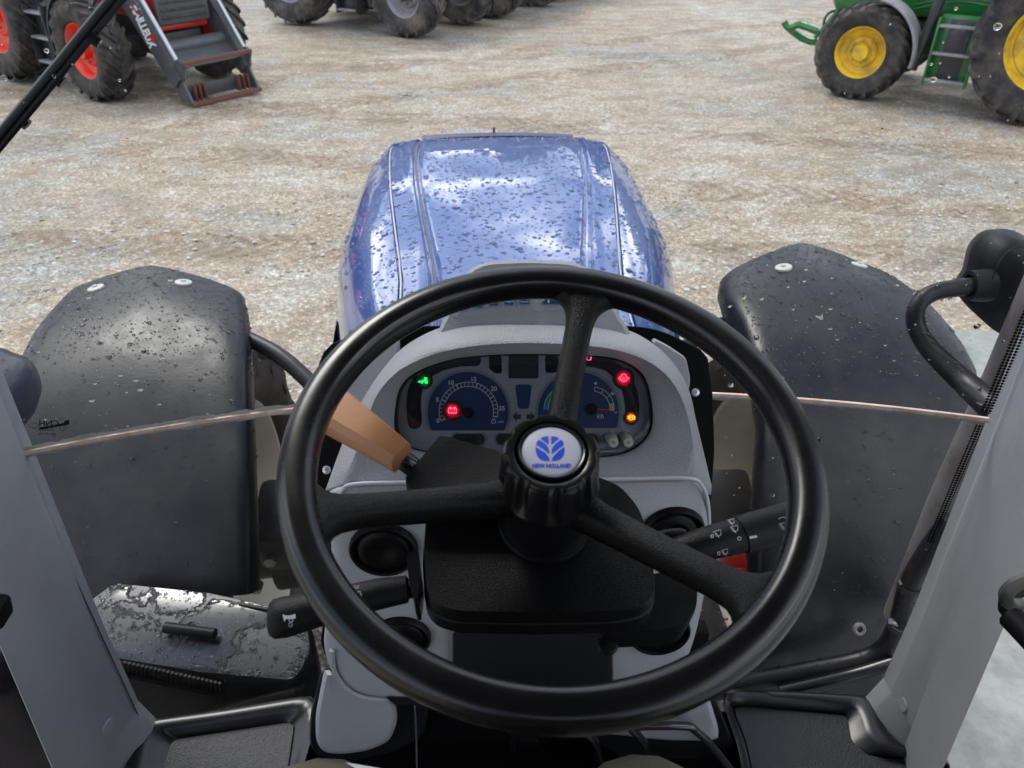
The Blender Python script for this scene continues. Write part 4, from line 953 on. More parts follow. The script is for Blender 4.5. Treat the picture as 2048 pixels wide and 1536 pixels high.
# shoulders beside the brow, switch pod behind it, black cowl against the glass
def dsolid(name, outline, w0, w1, mt, par, inset=.96, r=10, c=None, n=72, fn=DP, cap=(1, 1), sm=45):
    c = c or (sum(p[0] for p in outline)/len(outline), sum(p[1] for p in outline)/len(outline))
    O = star(rpoly(outline, r), c, n, False); h = (w1-w0)
    return loft(name, [[fn(*p, w0) for p in O], [fn(*p, w0+h*.8) for p in O], [fn(*p, w0+h*.95) for p in sc_(O, c, (1+inset)/2)], [fn(*p, w1) for p in sc_(O, c, inset)]], mt, par, cap, sm)
dsolid('dash_shoulder', [(800, 672), (740, 705), (700, 752), (686, 792), (715, 815), (800, 760)], -.10, -.045, M_['greyside'], dash, .9)
dsolid('dash_shoulder', [(1300, 672), (1335, 690), (1372, 715), (1381, 760), (1374, 800), (1340, 780)], -.10, -.045, M_['grey'], dash, .9)
pod = dsolid('switch_pod', [(855, 700), (888, 640), (912, 575), (935, 540), (968, 524), (1055, 520), (1150, 524), (1186, 542), (1208, 580), (1236, 628), (1262, 665), (1270, 700)], -.09, -.004, M_['grey'], T, .955, 26, (1060, 640), 96)
dsolid('switch_panel', [(896, 612), (905, 637), (1000, 626), (1060, 622), (1170, 624), (1180, 560), (1060, 545), (930, 560)], -.010, -.0025, M_['grey'], pod, .985, 8, (1040, 590), 80)
pt = bvh([pod.children[0]])
def sq(cx, cy, r=11): return rrect(cx-r, cy-r, cx+r, cy+r, 4)
for k, (cx, cy) in enumerate(((925, 611), (956, 606), (987, 602), (1018, 600), (1049, 599))):
    b_ = dsolid('push_button', sq(cx, cy, 12), -.003, .0012, M_['btnedge'], pod, .9, 3, (cx, cy), 32)
    bt = bvh([b_]); prn('button_face', poly(sq(cx, cy, 9.5)), bt, M_['btn'], b_, .0003)
    if k == 0: g = join2(stroke([(cx-6, cy+2), (cx+6, cy+2)], 1.5), stroke([(cx-6, cy-3), (cx+6, cy-3)], 1.5))
    if k == 1: g = join2(stroke([(cx-5, cy-1), (cx-5, cy+6)], 1.4), stroke([(cx+1, cy), (cx+6, cy), (cx+6, cy+6), (cx+1, cy+6)], 1.4, True))
    if k == 2: g = join2(stroke([(cx-6, cy+4), (cx, cy-3)], 2.2), stroke([(cx-1, cy+5), (cx+6, cy-3)], 2.2))
    if k == 3: g = join2(stroke(circ(cx, cy, 4.6), 1.3, True), stroke(arc(cx, cy, 8, 145, 215, 8), 1.3), stroke(arc(cx, cy, 8, -35, 35, 8), 1.3))
    if k == 4: g = join2(stroke([(cx-7, cy-3), (cx+7, cy-3), (cx+7, cy+5), (cx-7, cy+5)], 1.4, True), poly(rrect(cx-5, cy-6, cx-2, cy-4, .5, 1)), poly(rrect(cx+2, cy-6, cx+5, cy-4, .5, 1)))
    prn('button_symbol', g, bt, M_['print'], b_, .0006)
b_ = dsolid('push_button', [(1080, 606), (1094, 592), (1130, 592), (1130, 610), (1086, 610)], -.003, .0012, M_['btnedge'], pod, .93, 4, (1105, 602), 40)
bt = bvh([b_]); prn('button_face', poly(rpoly([(1084, 605), (1096, 594), (1128, 594), (1128, 607.5), (1087, 607.5)], 3)), bt, M_['btn'], b_, .0003)
prn('button_symbol', join2(stroke([(1097, 595), (1097, 603)], 2), poly([(1094, 602), (1100, 602), (1097, 607)])), bt, M_['print'], b_, .0006)
def CY(px, py, w_): return PY(px, py, .868-w_)
dsolid('cowl', [(632, 770), (640, 712), (665, 684), (720, 668), (830, 652), (1060, 648), (1238, 650), (1300, 655), (1340, 668), (1414, 705), (1425, 780), (1429, 900), (1422, 1000), (1405, 1180), (1390, 1330), (660, 1330), (640, 1290), (655, 1180), (645, 1050), (628, 1000), (628, 850)], .0, .012, M_['blackm'], T, .995, 14, (1040, 960), 120, CY)
for px, py in ((1391, 785), (653, 940)):
    p = DP(px, py, -.05); lathe('trim_screw', [(.001, .004), (.004, .003), (.005, 0)], M_['silver'], dash, 12, 'Z', frame(p, V((1, 0, 0)), DN.cross(V((1, 0, 0))), DN))
# gauges
def c5(L): return [(780+x/6.982, 680+y/6.982) for x, y in L]
def c6(L): return [(1060+x/6.982, 680+y/6.982) for x, y in L]
def P_(n, g, m, par=cl, off=.0004): return prn(n, g, ft, m, par, off)
def dial(cx, cy, r, yb, flip=1):
    a = math.degrees(math.asin(max(-1, min(1, (yb-cy)/r)))); return arc(cx, cy, r, -a, 180+a, 40)
ring_m = mat('gauge_surround', (.12, .125, .14), .45)
for cx, yb in ((936, 861), (1157, 856)):
    P_('gauge_surround', stroke(dial(cx, 825, 84, yb), 5), ring_m, cl, .0006)
    P_('gauge_face', poly(dial(cx, 825, 81, yb)), M_['navyface'], cl, .0004)
cx, cy = 937, 823
g = join2(stroke(arc(cx, cy, 58.7, -11, 198, 50), 1.0), stroke(arc(cx, cy, 50, -11, 198, 50), 1.0))
for k in range(26):
    a = radians(198-209*k/25); g = join2(g, stroke([(cx+50*cos(a), cy-50*sin(a)), (cx+58.7*cos(a), cy-58.7*sin(a))], 1.7 if k % 5 == 0 else .9))
for s_, x, y in (('0', 876, 842), ('5', 875, 800), ('10', 901.5, 766), ('15', 947, 759), ('20', 988, 778), ('25', 1004, 817)): g = join2(g, text2(s_, x, y, 9.2, 0, 1.0, .012))
g = join2(g, text2('x100', 1001.5, 844, 4.2), stroke(circ(987, 843, 4.2, 14), .9, True), stroke([(985, 837), (989, 837)], 1), stroke([(987, 843), (989, 840)], .8))
P_('dial_markings', g, M_['printd'], cl, .0009)
def needle(px0, py0, px1, py1, w1=3.2):
    d = V((px1-px0, py1-py0)).normalized(); q = V((-d.y, d.x)); pts = [(px0+q.x*w1/2, py0+q.y*w1/2), (px1+q.x*.6, py1+q.y*.6), (px1-q.x*.6, py1-q.y*.6), (px0-q.x*w1/2, py0-q.y*w1/2)]
    loft('needle', [[DP(*p, -.0165) for p in pts], [DP(*p, -.0155) for p in pts]], M_['needle'], cl, (1, 1), 30)
    O = circ(px0, py0, 11, 24); loft('needle_hub', [[DP(*p, -.0178) for p in O], [DP(*p, -.0150) for p in O], [DP(*p, -.0142) for p in sc_(O, (px0, py0), .8)]], M_['blackm'], cl, (1, 1), 30)
needle(936, 826, 883, 842); needle(1184, 818, 1224, 820)
def seg(cx, cy, r0, r1, a0, a1): return poly(arc(cx, cy, r1, a0, a1, 8)+arc(cx, cy, r0, a1, a0, 8))
fcx, fcy = 1185, 817; g = join2(stroke(arc(fcx, fcy, 43, -6, 84, 24), 1.0), stroke(arc(fcx, fcy, 34.5, -6, 84, 24), 1.0))
for a_ in (-6, 14, 37, 60, 84):
    a = radians(a_); g = join2(g, stroke([(fcx+34.5*cos(a), fcy-34.5*sin(a)), (fcx+43*cos(a), fcy-43*sin(a))], .9))
g = join2(g, poly(circ(1191, 767, 2.8, 12)), stroke(circ(1224.5, 787, 2.8, 12), 1.0, True), poly(arc(1224.5, 787, 2.8, 180, 360, 8)), stroke(arc(1231.5, 823, 2.8, 180, 360, 8), 1.0))
def pump(cx, cy, k=1.): return join2(stroke([(cx-3*k, cy-4*k), (cx+3*k, cy-4*k), (cx+3*k, cy+4*k), (cx-3*k, cy+4*k)], 1.1*k, True), stroke([(cx-3*k, cy-.5*k), (cx+3*k, cy-.5*k)], 1*k), stroke([(cx+4.5*k, cy-3*k), (cx+6.2*k, cy-1*k), (cx+6.2*k, cy+4*k)], 1.1*k), stroke([(cx-6.2*k, cy-2.6*k), (cx-4.4*k, cy), (cx-6.2*k, cy+2.6*k)], 1.1*k))
g = join2(g, pump(1200, 833))
lcx = 1131; g = join2(g, stroke(arc(lcx, 817, 43, 100, 184, 20), 1.0), stroke(arc(lcx, 817, 34.5, 100, 184, 20), 1.0))
P_('dial_markings', g, M_['printd'], cl, .0009)
P_('low_fuel_segment', seg(fcx, fcy, 35.5, 42, -4, 12), M_['segy'], cl, .0011)
P_('cold_segment', seg(lcx, 817, 35.5, 42, 168, 183), M_['segb'], cl, .0011); P_('warm_segment', seg(lcx, 817, 35.5, 42, 120, 166), M_['segg'], cl, .0011)
# dark windows, warning bands, displays
P_('warning_strip', poly(rpoly(c5([(360, 440), (300, 560), (245, 720), (228, 900), (240, 1120), (270, 1225), (345, 1250), (430, 1215), (445, 1120), (430, 900), (440, 760), (455, 700)]), 5)), M_['darklens'])
P_('warning_strip', poly(rpoly(c5([(440, 430), (640, 330), (900, 275), (1270, 245), (1270, 320), (1230, 365), (1000, 370), (760, 420), (600, 500), (500, 600), (430, 720)]), 4)), M_['darklens'])
P_('warning_strip', poly(rpoly(c6([(760, 250), (900, 245), (1130, 258), (1290, 370), (1430, 530), (1500, 720), (1528, 900), (1520, 1080), (1470, 1180), (1400, 1195), (1335, 1140), (1325, 900), (1290, 720), (1200, 560), (1060, 430), (900, 385), (760, 370)]), 5)), mat('red_tinted_lens', (.018, .004, .01), .3))
P_('display_window', poly(rrect(1017, 711, 1077, 757, 3)), M_['lcd']); P_('indicator_window', poly(rpoly([(978, 713), (1003, 712), (1004, 747), (990, 747), (978, 738)], 5)), M_['darklens'])
P_('indicator_window', poly(rpoly([(1090, 712), (1116, 713), (1118, 740), (1110, 746), (1091, 746)], 5)), M_['darklens'])
P_('indicator_window', poly(rpoly([(1030, 769), (1064, 769), (1058, 818), (1036, 818)], 7)), M_['navyface'])
for x, s in ((1034, -1), (1061, 1)):
    P_('turn_arrow', poly([(x+s*9, 833), (x, 823), (x, 829), (x-s*8, 829), (x-s*8, 838), (x, 838), (x, 844)]), M_['arrow'])
for x0, x1, t_ in ((905, 970, '00'), (992, 1055, ''), (1140, 1197, '35')):
    P_('display_surround', stroke(rrect(x0-2, 865, x1+3, 892, 12), 3), ring_m, cl, .0003)
    P_('display_window', poly(rrect(x0, 867, x1, 890, 11)), M_['lcd'], cl, .0005)
    if t_:
        X = x0+(34 if t_ == '00' else 36); P_('display_digits', text2(t_, X+4, 878, 14, 0, 1.1, .02), M_['lcddig'], cl, .0009)
for x in (1221, 1250):
    p0 = DP(x, 874, -.018); A = V((1, 0, 0)); B = DN.cross(A)
    lathe('reset_knob', [(.0065, 0), (.0068, .010), (.0062, .012), (.0058, .020), (.005, .022), (.001, .0225)], M_['knob'], cl, 20, 'Z', frame(p0, A, B, (DN+V((0, -.25, -.25))).normalized()))
P_('knob_symbol', join2(stroke(arc(1226, 863, 3, 0, 180, 6), .8), stroke(arc(1249, 863, 3, 0, 180, 6), .8), stroke(arc(1256, 863, 3, 0, 180, 6), .8)), M_['printd'])
red = (1, .0, .04)
def lamp(nm, px, py, R, col, s, sym, syc, sys_):
    c = DP(px, py, -.018); wr_ = (DP(px+R, py, -.018)-c).length
    P_('warning_light', poly(circ(px, py, R, 32)), glowlens('lit_lens_'+nm, col, s, c, wr_), cl, .0012)
    P_('warning_symbol', sym, emi('lit_symbol_'+nm, syc, sys_), cl, .0016)
bx, by = 905, 821
lamp('battery', bx, by, 21, red, 2.2, join2(stroke([(bx-8, by-4.5), (bx+8, by-4.5), (bx+8, by+5), (bx-8, by+5)], 1.2, True), poly(rrect(bx-6, by-6.5, bx-3, by-5, .5, 1)), poly(rrect(bx+3, by-6.5, bx+6, by-5, .5, 1)), poly(circ(bx-3.5, by-1.5, .9, 8)), poly(circ(bx+4, by-1.5, .9, 8))), (1, .22, .3), 1.6)
bx, by = 1247, 757
oil = join2(stroke(arc(bx, by, 6.2, -220, 40, 16), 1.2), stroke([(bx-5, by-5), (bx-4, by-8), (bx+4, by-8), (bx+5, by-5)], 1.2), stroke([(bx, by-3), (bx+2, by+1), (bx, by+3), (bx-2, by+1)], 1, True), stroke([(bx-8, by-3), (bx-11, by), (bx-8, by+3)], 1.1), stroke([(bx+8, by-3), (bx+11, by), (bx+8, by+3)], 1.1))
lamp('oil', bx, by, 22, red, 2.0, oil, (1, .15, .25), 1.6)
bx, by = 1180, 719
lamp('brake', bx, by, 19, red, 1.6, join2(stroke(circ(bx-3, by-2, 4, 14), 1.2, True), stroke([(bx+3, by-6), (bx+1, by+2)], 1.2)), (1, .15, .25), 1.3)
bx, by = 1262, 835
lamp('fuel', bx, by, 15, (1, .12, 0), 1.8, pump(bx, by, 1.15), (1, .55, .03), 2.2)
bx, by = 849, 762
lamp('trailer', bx, by, 17, (0, .6, .12), .5, join2(poly(rrect(bx-5, by-2, bx+6, by+3, 1, 1)), poly(rrect(bx-1, by-7, bx+6, by-2, 1.5, 2)), poly(circ(bx+4, by+3, 3.2, 12)), poly(circ(bx-5, by+3.5, 2.2, 10)), poly([(bx-14, by+2), (bx-9, by-1), (bx-5, by+1), (bx-9, by+4)])), (.02, 1, .16), 1.1)

# ------------------------------------------------------------------ console below the dash
LO = V((0, .640, 1.75)); LN = V((0, -1, 0))
def LP(px, py, w_=0): return PP(px, py, LO, LN, w_)
cons = None
OL = [(668, 968), (760, 962), (1050, 960), (1385, 952), (1414, 972), (1423, 1020), (1421, 1090), (1410, 1180), (1398, 1240), (1385, 1290), (1362, 1345), (1225, 1374), (1050, 1380), (905, 1374), (860, 1410), (780, 1402), (700, 1388), (662, 1345), (646, 1290), (656, 1200), (665, 1100), (654, 1030), (652, 992)]
O = star(rpoly(OL, 24), (1040, 1160), 128, False)
cons = loft('console', [[LP(*p, -.20) for p in sc_(O, (1040, 1160), .985)], [LP(*p, -.03) for p in O], [LP(*p, -.012) for p in sc_(O, (1040, 1160), .992)], [LP(*p, -.003) for p in sc_(O, (1040, 1160), .975)], [LP(*p, 0) for p in sc_(O, (1040, 1160), .95)]], M_['greyside'], T, (1, 1), 50)
tube('trim_line', [LP(672, 1010, -.004), LP(684, 982, .002), LP(705, 969, .003), LP(800, 965, .004), LP(1050, 962, .004), LP(1300, 957, .004), LP(1380, 957, .003), LP(1403, 970, .002), LP(1414, 1000, -.002), LP(1419, 1060, -.010)], .0022, M_['chromeline'], cons, n=8)
dsolid('pedal_box', [(905, 1255), (1226, 1255), (1226, 1378), (905, 1378)], -.01, .008, mat('pedal_box_plastic', (.012, .013, .018), .4, bump=.5, bscale=900), cons, .985, 6, None, 64, LP)
lg = dsolid('console_foot', [(650, 1330), (700, 1380), (790, 1400), (796, 1440), (780, 1482), (740, 1500), (690, 1508), (648, 1506), (632, 1484), (631, 1430)], -.14, -.05, M_['greyside'], cons, .90, 18, (710, 1440), 80, LP)
rg_ = dsolid('console_foot', [(1180, 1372), (1395, 1345), (1420, 1400), (1438, 1460), (1436, 1482), (1330, 1480), (1200, 1466), (1150, 1440)], -.14, -.05, M_['greyside'], cons, .93, 18, (1300, 1420), 80, LP)
dsolid('foot_gasket', [(645, 1330), (620, 1430), (618, 1490), (640, 1522), (700, 1524), (800, 1500), (850, 1470), (860, 1400)], -.15, -.10, M_['matb'], cons, .97, 20, (720, 1430), 72, LP)
dsolid('foot_gasket', [(1400, 1340), (1432, 1400), (1462, 1470), (1478, 1536), (1470, 1560), (1250, 1520), (1130, 1440), (1200, 1350)], -.15, -.10, M_['matb'], cons, .97, 20, (1310, 1440), 72, LP)
# storage scoop on the left foot
tube('scoop_lip', [LP(664, 1300, .002), LP(668, 1340, .0), LP(690, 1375, -.002), LP(730, 1395, -.004), LP(800, 1400, -.004), LP(860, 1404, -.004)], .0035, M_['greyside'], cons, n=8)
dsolid('scoop_slot', [(768, 1394), (860, 1396), (870, 1412), (790, 1410)], -.006, .002, M_['matb'], cons, .95, 7, None, 40, LP)
def vent(px, py, r_, a=0):
    c = LP(px, py, 0); X, Y = V((1, 0, 0)), V((0, 0, 1)); Fm = frame(c, X, Y, V((0, -1, 0)))
    v = lathe('air_vent', [(r_*1.0, -.002), (r_*1.0, .006), (r_*.95, .009), (r_*.88, .008), (r_*.84, .0015), (.001, .001)], M_['black'], cons, 40, 'Z', Fm)
    lathe('vent_ball', [(r_*.80, .001), (r_*.77, .005), (r_*.70, .0075), (r_*.5, .009), (r_*.3, .0055), (.001, .003)], M_['black'], v, 36, 'Z', Fm)
    tube('vent_slit', [Fm @ V((-r_*.30, r_*.68, .003)), Fm @ V((-r_*.48, 0, .0035)), Fm @ V((-r_*.28, -r_*.68, .003))], .0012, M_['gloss'], v, n=6)
vent(768, 1096, .040, .2); vent(803, 1272, .038, -.2); vent(1345, 1060, .037, .1); vent(1318, 1262, .040, 0)

# ------------------------------------------------------------------ steering column
WO = V((.0022, .4668, 2.1207)); TI = .2745
WN = V((.0069, -sin(TI), cos(TI))).normalized(); WX = V((0, 1, 0)).cross(WN).normalized(); WY = WN.cross(WX)
def WP(px, py, w_=0): return PP(px, py, WO, WN, w_)
def WL(a, b, w_): return WO+WX*a+WY*b+WN*w_
def loc2(p): d = p-WO; return d.dot(WX), d.dot(WY)
def wsolid(name, outline, w0, w1, mt, par, r=18, c=None, n=96, ins=.97, lip=None):
    c = c or (sum(p[0] for p in outline)/len(outline), sum(p[1] for p in outline)/len(outline))
    O = star(rpoly(outline, r), c, n, False); top = [WP(*p, w1) for p in O]; cc = sum(top, V())/len(top)
    def q(k, w_): return [cc+(p-cc)*k+WN*(w_-w1) for p in top]
    rg = [q(.99, w0), q(1.0, w0+.002)]
    if lip: rg += [q(1.0, lip-.001), q(.982, lip), q(.982, lip+.001)]
    rg += [q(.985 if lip else 1.0, w1-.008), q(.98 if lip else .995, w1-.004), q((ins+.98)/2, w1-.001), q(ins, w1)]
    return loft(name, rg, mt, par, (1, 1), 40)
sh = wsolid('column_shroud', [(848, 1020), (880, 965), (960, 948), (1100, 940), (1190, 946), (1245, 968), (1283, 1012), (1304, 1072), (1314, 1140), (1318, 1190), (1296, 1214), (1240, 1226), (1080, 1230), (905, 1226), (862, 1210), (846, 1185), (841, 1100)], -.150, -.108, M_['black'], T, 20, (1075, 1090), 120, .97, -.128)
wsolid('column_skirt', [(868, 1215), (1296, 1215), (1290, 1120), (870, 1120)], -.20, -.15, M_['blackm'], sh, 20, None, 64)
wsolid('shift_housing', [(880, 868), (1004, 903), (1010, 1000), (835, 996), (806, 958)], -.115, -.075, M_['black'], sh, 10, (930, 945), 80, .985)
lathe('shaft_collar', [(.040, -.110), (.0415, -.106), (.040, -.103), (.036, -.102), (.030, -.106)], M_['black'], sh, 48, 'Z', frame(WO, WX, WY, WN))
# shuttle lever with tan grip
lv = tube('shuttle_lever', [WP(862, 962, -.090), WP(830, 938, -.085), WP(795, 912, -.075), WP(700, 850, -.07)], .0092, M_['gloss'], T, n=14, sm=3)
def hexs(p, half_w, half_t, ax, up):
    return [p+ax*(half_w*a)+up*(half_t*b) for a, b in ((-.80, 1), (.62, 1), (.95, .55), (1, -.45), (.78, -1), (-.78, -1), (-1, -.6), (-1, .62))]
A0 = WP(803, 916, -.066); A1 = WP(655, 815, -.066); A2 = WP(632, 799, -.066); ax_ = (A1-A0).normalized(); up_ = WN; sd = up_.cross(ax_).normalized()
s0 = (WP(814, 893, -.066)-WP(791, 939, -.066)).length/2; s1 = (WP(690, 778, -.066)-WP(648, 848, -.066)).length/2
sgn = 1
rg = []
for p, hw, ht in ((A0-ax_*.0005, s0*.9, .010), (A0, s0*.97, .0115), (A0+ax_*.004, s0, .0125), (A1, s1, .014), (A2-ax_*.003, s1*1.03, .0145), (A2, s1*1.0, .013)):
    rg.append(hexs(p, hw, ht, sd, up_))
grip = loft('lever_grip', rg, M_['tan'], lv, (1, 1), 35)
# stalks
def stalk(name, pts, w_, halves, flat, mt, par, n=20):
    P = [WP(px, py, w_) for px, py in pts]; rg = []
    for i, p in enumerate(P):
        t = (P[min(i+1, len(P)-1)]-P[max(i-1, 0)]).normalized(); s = WN.cross(t).normalized(); u = t.cross(s)
        dep = (p-CP).dot(CF); h = halves[i]*dep/FPX; rg.append([p+s*(h*cos(a))+u*(h*flat*sin(a)) for a in [2*pi*k/n for k in range(n)]])
    return loft(name, rg, mt, par, (1, 1), 40)
s1_ = stalk('indicator_stalk', [(845, 1176), (818, 1178), (814, 1178), (760, 1187), (700, 1202), (640, 1216), (570, 1234), (548, 1238), (540, 1239)], -.118, [16, 20, 28, 32, 34, 37, 42, 40, 33], .8, M_['black'], T, 24)
wsolid('stalk_boot', [(812, 1108), (836, 1092), (842, 1150), (836, 1200), (826, 1200), (816, 1150)], -.150, -.108, M_['gloss'], sh, 6, None, 40)
bs = bvh([s1_])
def arrow_out(cx, cy, s, rot=0):
    L = [(0, -6), (6, 0), (3, 0), (3, 5), (-3, 5), (-3, 0), (-6, 0)]; r = radians(rot)
    return stroke([(cx+s*(x*cos(r)-y*sin(r)), cy+s*(x*sin(r)+y*cos(r))) for x, y in L], 1.2, True)
prn('horn_symbol', join2(poly([(565, 1229), (571, 1231), (580, 1231), (591, 1228), (591, 1237), (582, 1238), (572, 1238), (569, 1244)]), stroke(circ(582, 1240, 4, 12), 1.5, True), arrow_out(581, 1249, .8, 20)), bs, M_['print'], s1_, .0006)
prn('turn_symbol', join2(arrow_out(713, 1172, 1, -5), arrow_out(718, 1189, 1, 175)), bs, M_['print'], s1_, .0006)
prn('lamp_symbol', poly([(726, 1207), (732, 1206), (733, 1213), (727, 1213)]), bs, M_['printd'], s1_, .0006)
s2_ = stalk('wiper_stalk', [(1315, 1108), (1332, 1103), (1360, 1098), (1400, 1090), (1440, 1080), (1484, 1069)], -.112, [10, 13, 26, 33, 36, 37], .8, M_['black'], T, 24)
s3_ = stalk('stalk_sleeve', [(1478, 1071), (1480, 1070), (1500, 1065), (1560, 1049), (1592, 1040), (1604, 1037), (1610, 1035)], -.112, [34, 40, 40, 41, 40, 36, 28], .8, M_['black'], s2_, 24)
bs = bvh([s2_, s3_])
def wiper_sym(cx, cy, k=1, arrow=True, rot=-15):
    r = radians(rot)
    def T_(L): return [(cx+k*(x*cos(r)-y*sin(r)), cy+k*(x*sin(r)+y*cos(r))) for x, y in L]
    g = join2(stroke(T_([(-8, -5), (8, -5), (5, 5), (-4, 5)]), 1.0, True), stroke(T_([(-5, -4), (1, 9)]), 1.2))
    return g
for g in (wiper_sym(1435, 1067), wiper_sym(1469, 1058), wiper_sym(1449, 1103, .85), wiper_sym(1463, 1044, .8), wiper_sym(1568, 1052, 1.2)): prn('wiper_symbol', g, bs, M_['print'], s2_, .0006)
for g in (arrow_out(1424, 1073, .6, 200), arrow_out(1437, 1106, .6, 20)): prn('arrow_symbol', g, bs, M_['print'], s2_, .0006)
prn('off_symbol', stroke(circ(1478, 1077, 3.2, 14), 1.2, True), bs, M_['print'], s2_, .0006)
prn('index_mark', poly(rpoly([(1498, 1073), (1513, 1070), (1514, 1075), (1499, 1078)], .5)), bs, M_['print'], s3_, .0006)
prn('spray_symbol', stroke(arc(1566, 1047, 12, 50, 140, 8), 1.0), bs, M_['print'], s3_, .0006)
stalk('high_beam_stub', [(1300, 1078), (1335, 1070), (1362, 1066), (1372, 1065)], -.125, [10, 12, 10, 5], 1, M_['black'], sh, 14)
wsolid('ignition_housing', [(1205, 1195), (1290, 1150), (1380, 1130), (1398, 1165), (1395, 1215), (1372, 1252), (1300, 1262), (1205, 1268)], -.20, -.165, M_['blackm'], T, 14, (1310, 1205), 72)
dsolid('hazard_switch', [(1420, 1136), (1462, 1138), (1478, 1150), (1486, 1175), (1430, 1180)], -.05, -.03, mat('switch_navy', (.004, .01, .05), .3), cons, .95, 8, None, 40, LP)
lathe('column_bolt', [(.001, .004), (.008, .003), (.010, 0)], M_['black'], sh, 12, 'Z', frame(WP(1215, 1290, -.19), WX, WY, WN))

# ------------------------------------------------------------------ steering wheel
RW = .195; rg = []; n1_, n2_ = 160, 24
vs = []; fs = []
for i in range(n1_):
    a = 2*pi*i/n1_
    for j in range(n2_):
        b = 2*pi*j/n2_; rr_ = .0150
        cb_, sb_ = cos(b), sin(b); cb_ = abs(cb_)**.8*(1 if cb_ > 0 else -1); sb_ = abs(sb_)**.8*(1 if sb_ > 0 else -1)
        r = RW+rr_*cb_*.97; vs.append(WL(r*cos(a), r*sin(a), rr_*1.02*sb_))
for i in range(n1_):
    for j in range(n2_): fs.append((i*n2_+j, ((i+1) % n1_)*n2_+j, ((i+1) % n1_)*n2_+(j+1) % n2_, i*n2_+(j+1) % n2_))
SW = mk('steering_wheel', vs, fs, M_['rim'], T, 0); fixn(SW.data); SW.data.shade_smooth()
for (px, py) in ((640, 1040), (1167, 610), (1500, 1205)):
    a, b = loc2(WP(px, py, -.014)); L_ = sqrt(a*a+b*b); d = V((a/L_, b/L_)); q = V((-d.y, d.x)); rg = []
    for r, hw, wc, ht in ((.026, .019, -.050, .015), (.034, .0155, -.050, .0145), (.05, .0135, -.047, .014), (.08, .0125, -.038, .0135), (.11, .0122, -.029, .013), (.135, .0122, -.021, .0125), (.152, .0126, -.015, .012), (.163, .0138, -.012, .0115), (.170, .0160, -.009, .011), (.175, .0195, -.007, .0105), (.180, .0255, -.005, .0098), (.185, .036, -.004, .009)):
        rw = []
        for k in range(20):
            t = 2*pi*k/20; cx_, cy_ = cos(t), sin(t); e1 = abs(cx_)**.55*(1 if cx_ > 0 else -1); e2 = abs(cy_)**.6*(1 if cy_ > 0 else -1)
            hh = hw*(1 if cy_ < .3 else .90); y = e1*hh
            # bend the far end along the ring
            rad = r if hw < .015 else r-(y*y)/(2*RW)*.9
            rw.append(WL(d.x*rad+q.x*y, d.y*rad+q.y*y, wc+ht*e2))
        rg.append(rw)
    loft('spoke', rg, M_['spoke'], SW, (1, 1), 60)
FW = frame(WO, WX, WY, WN); rg = []; NF = 9; ns = 144
for r0, w_, fl in ((.0265, .0000, 0), (.0295, .0010, .15), (.0325, .0008, .7), (.0345, -.002, 1), (.0352, -.006, 1), (.0358, -.015, 1), (.0368, -.030, 1), (.0374, -.037, .7), (.0378, -.041, .2), (.0380, -.044, 0), (.0370, -.050, 0), (.0345, -.054, 0), (.0338, -.058, 0), (.0335, -.108, 0)):
    rw = []
    for k in range(ns):
        a = 2*pi*k/ns; s = (cos(a*NF+1.2)); m = max(0, (s-.35)/.65)**.5 if s > .35 else 0
        r = 1.1*r0*(1-.085*m*fl); rw.append(WL(r*cos(a), r*sin(a), w_))
    rg.append(rw)
kb = loft('hub_knob', rg, M_['gloss'], SW, (0, 0), 32)
lathe('cap_ring', [(.0262, -.001), (.0266, .0015), (.0258, .003), (.0246, .0025), (.0240, .0005), (.0240, -.003)], M_['gloss'], SW, 64, 'Z', FW)
cap = lathe('hub_cap', [(.0240, -.002), (.0236, .0002), (.022, .0012), (.012, .0020), (.004, .0022), (.00002, .0022)], M_['cap'], SW, 64, 'Z', FW)
ct = bvh([cap])
def lg_(L): return [(980+x/8.535, 830+y/8.535) for x, y in L]
pcs = [[(860, 410), (900, 382), (950, 368), (995, 368), (1000, 440), (998, 505), (975, 488), (930, 452)], [(830, 425), (880, 455), (950, 500), (990, 560), (1008, 620), (1008, 668), (960, 620), (880, 560), (788, 510), (800, 465)],
       [(782, 548), (850, 590), (940, 650), (1000, 720), (1018, 785), (930, 785), (850, 750), (800, 680), (782, 610)], [(1045, 368), (1100, 370), (1150, 385), (1178, 405), (1120, 445), (1075, 485), (1047, 508)],
       [(1215, 425), (1250, 465), (1258, 515), (1170, 575), (1100, 630), (1052, 668), (1055, 600), (1075, 550), (1120, 495)], [(1268, 550), (1272, 620), (1250, 700), (1190, 760), (1120, 782), (1055, 788), (1065, 740), (1110, 680), (1180, 610)]]
from mathutils.geometry import tessellate_polygon
def fan(L):
    P = [V((a, b, 0)) for a, b in L]; t = tessellate_polygon([P]); return [V(p[:2]) for p in L], [tuple(x) for x in t]
for p in pcs: prn('emblem', fan(rpoly(lg_(p), .8, 2)), ct, M_['logo'], cap, .0004)
g = text2('NEW HOLLAND', 0, 0, 8.2, 0, 1, .035); xs_ = [p[0] for p in g[0]]; wd_ = max(xs_)-min(xs_); mx_ = (max(xs_)+min(xs_))/2
g = ([V((1103.5+(p[0]-mx_)*77/wd_, 932.5+p[1]-.0012*(p[0]-mx_)**2*0)) for p in g[0]], g[1])
prn('lettering', g, ct, M_['logo'], cap, .0005)

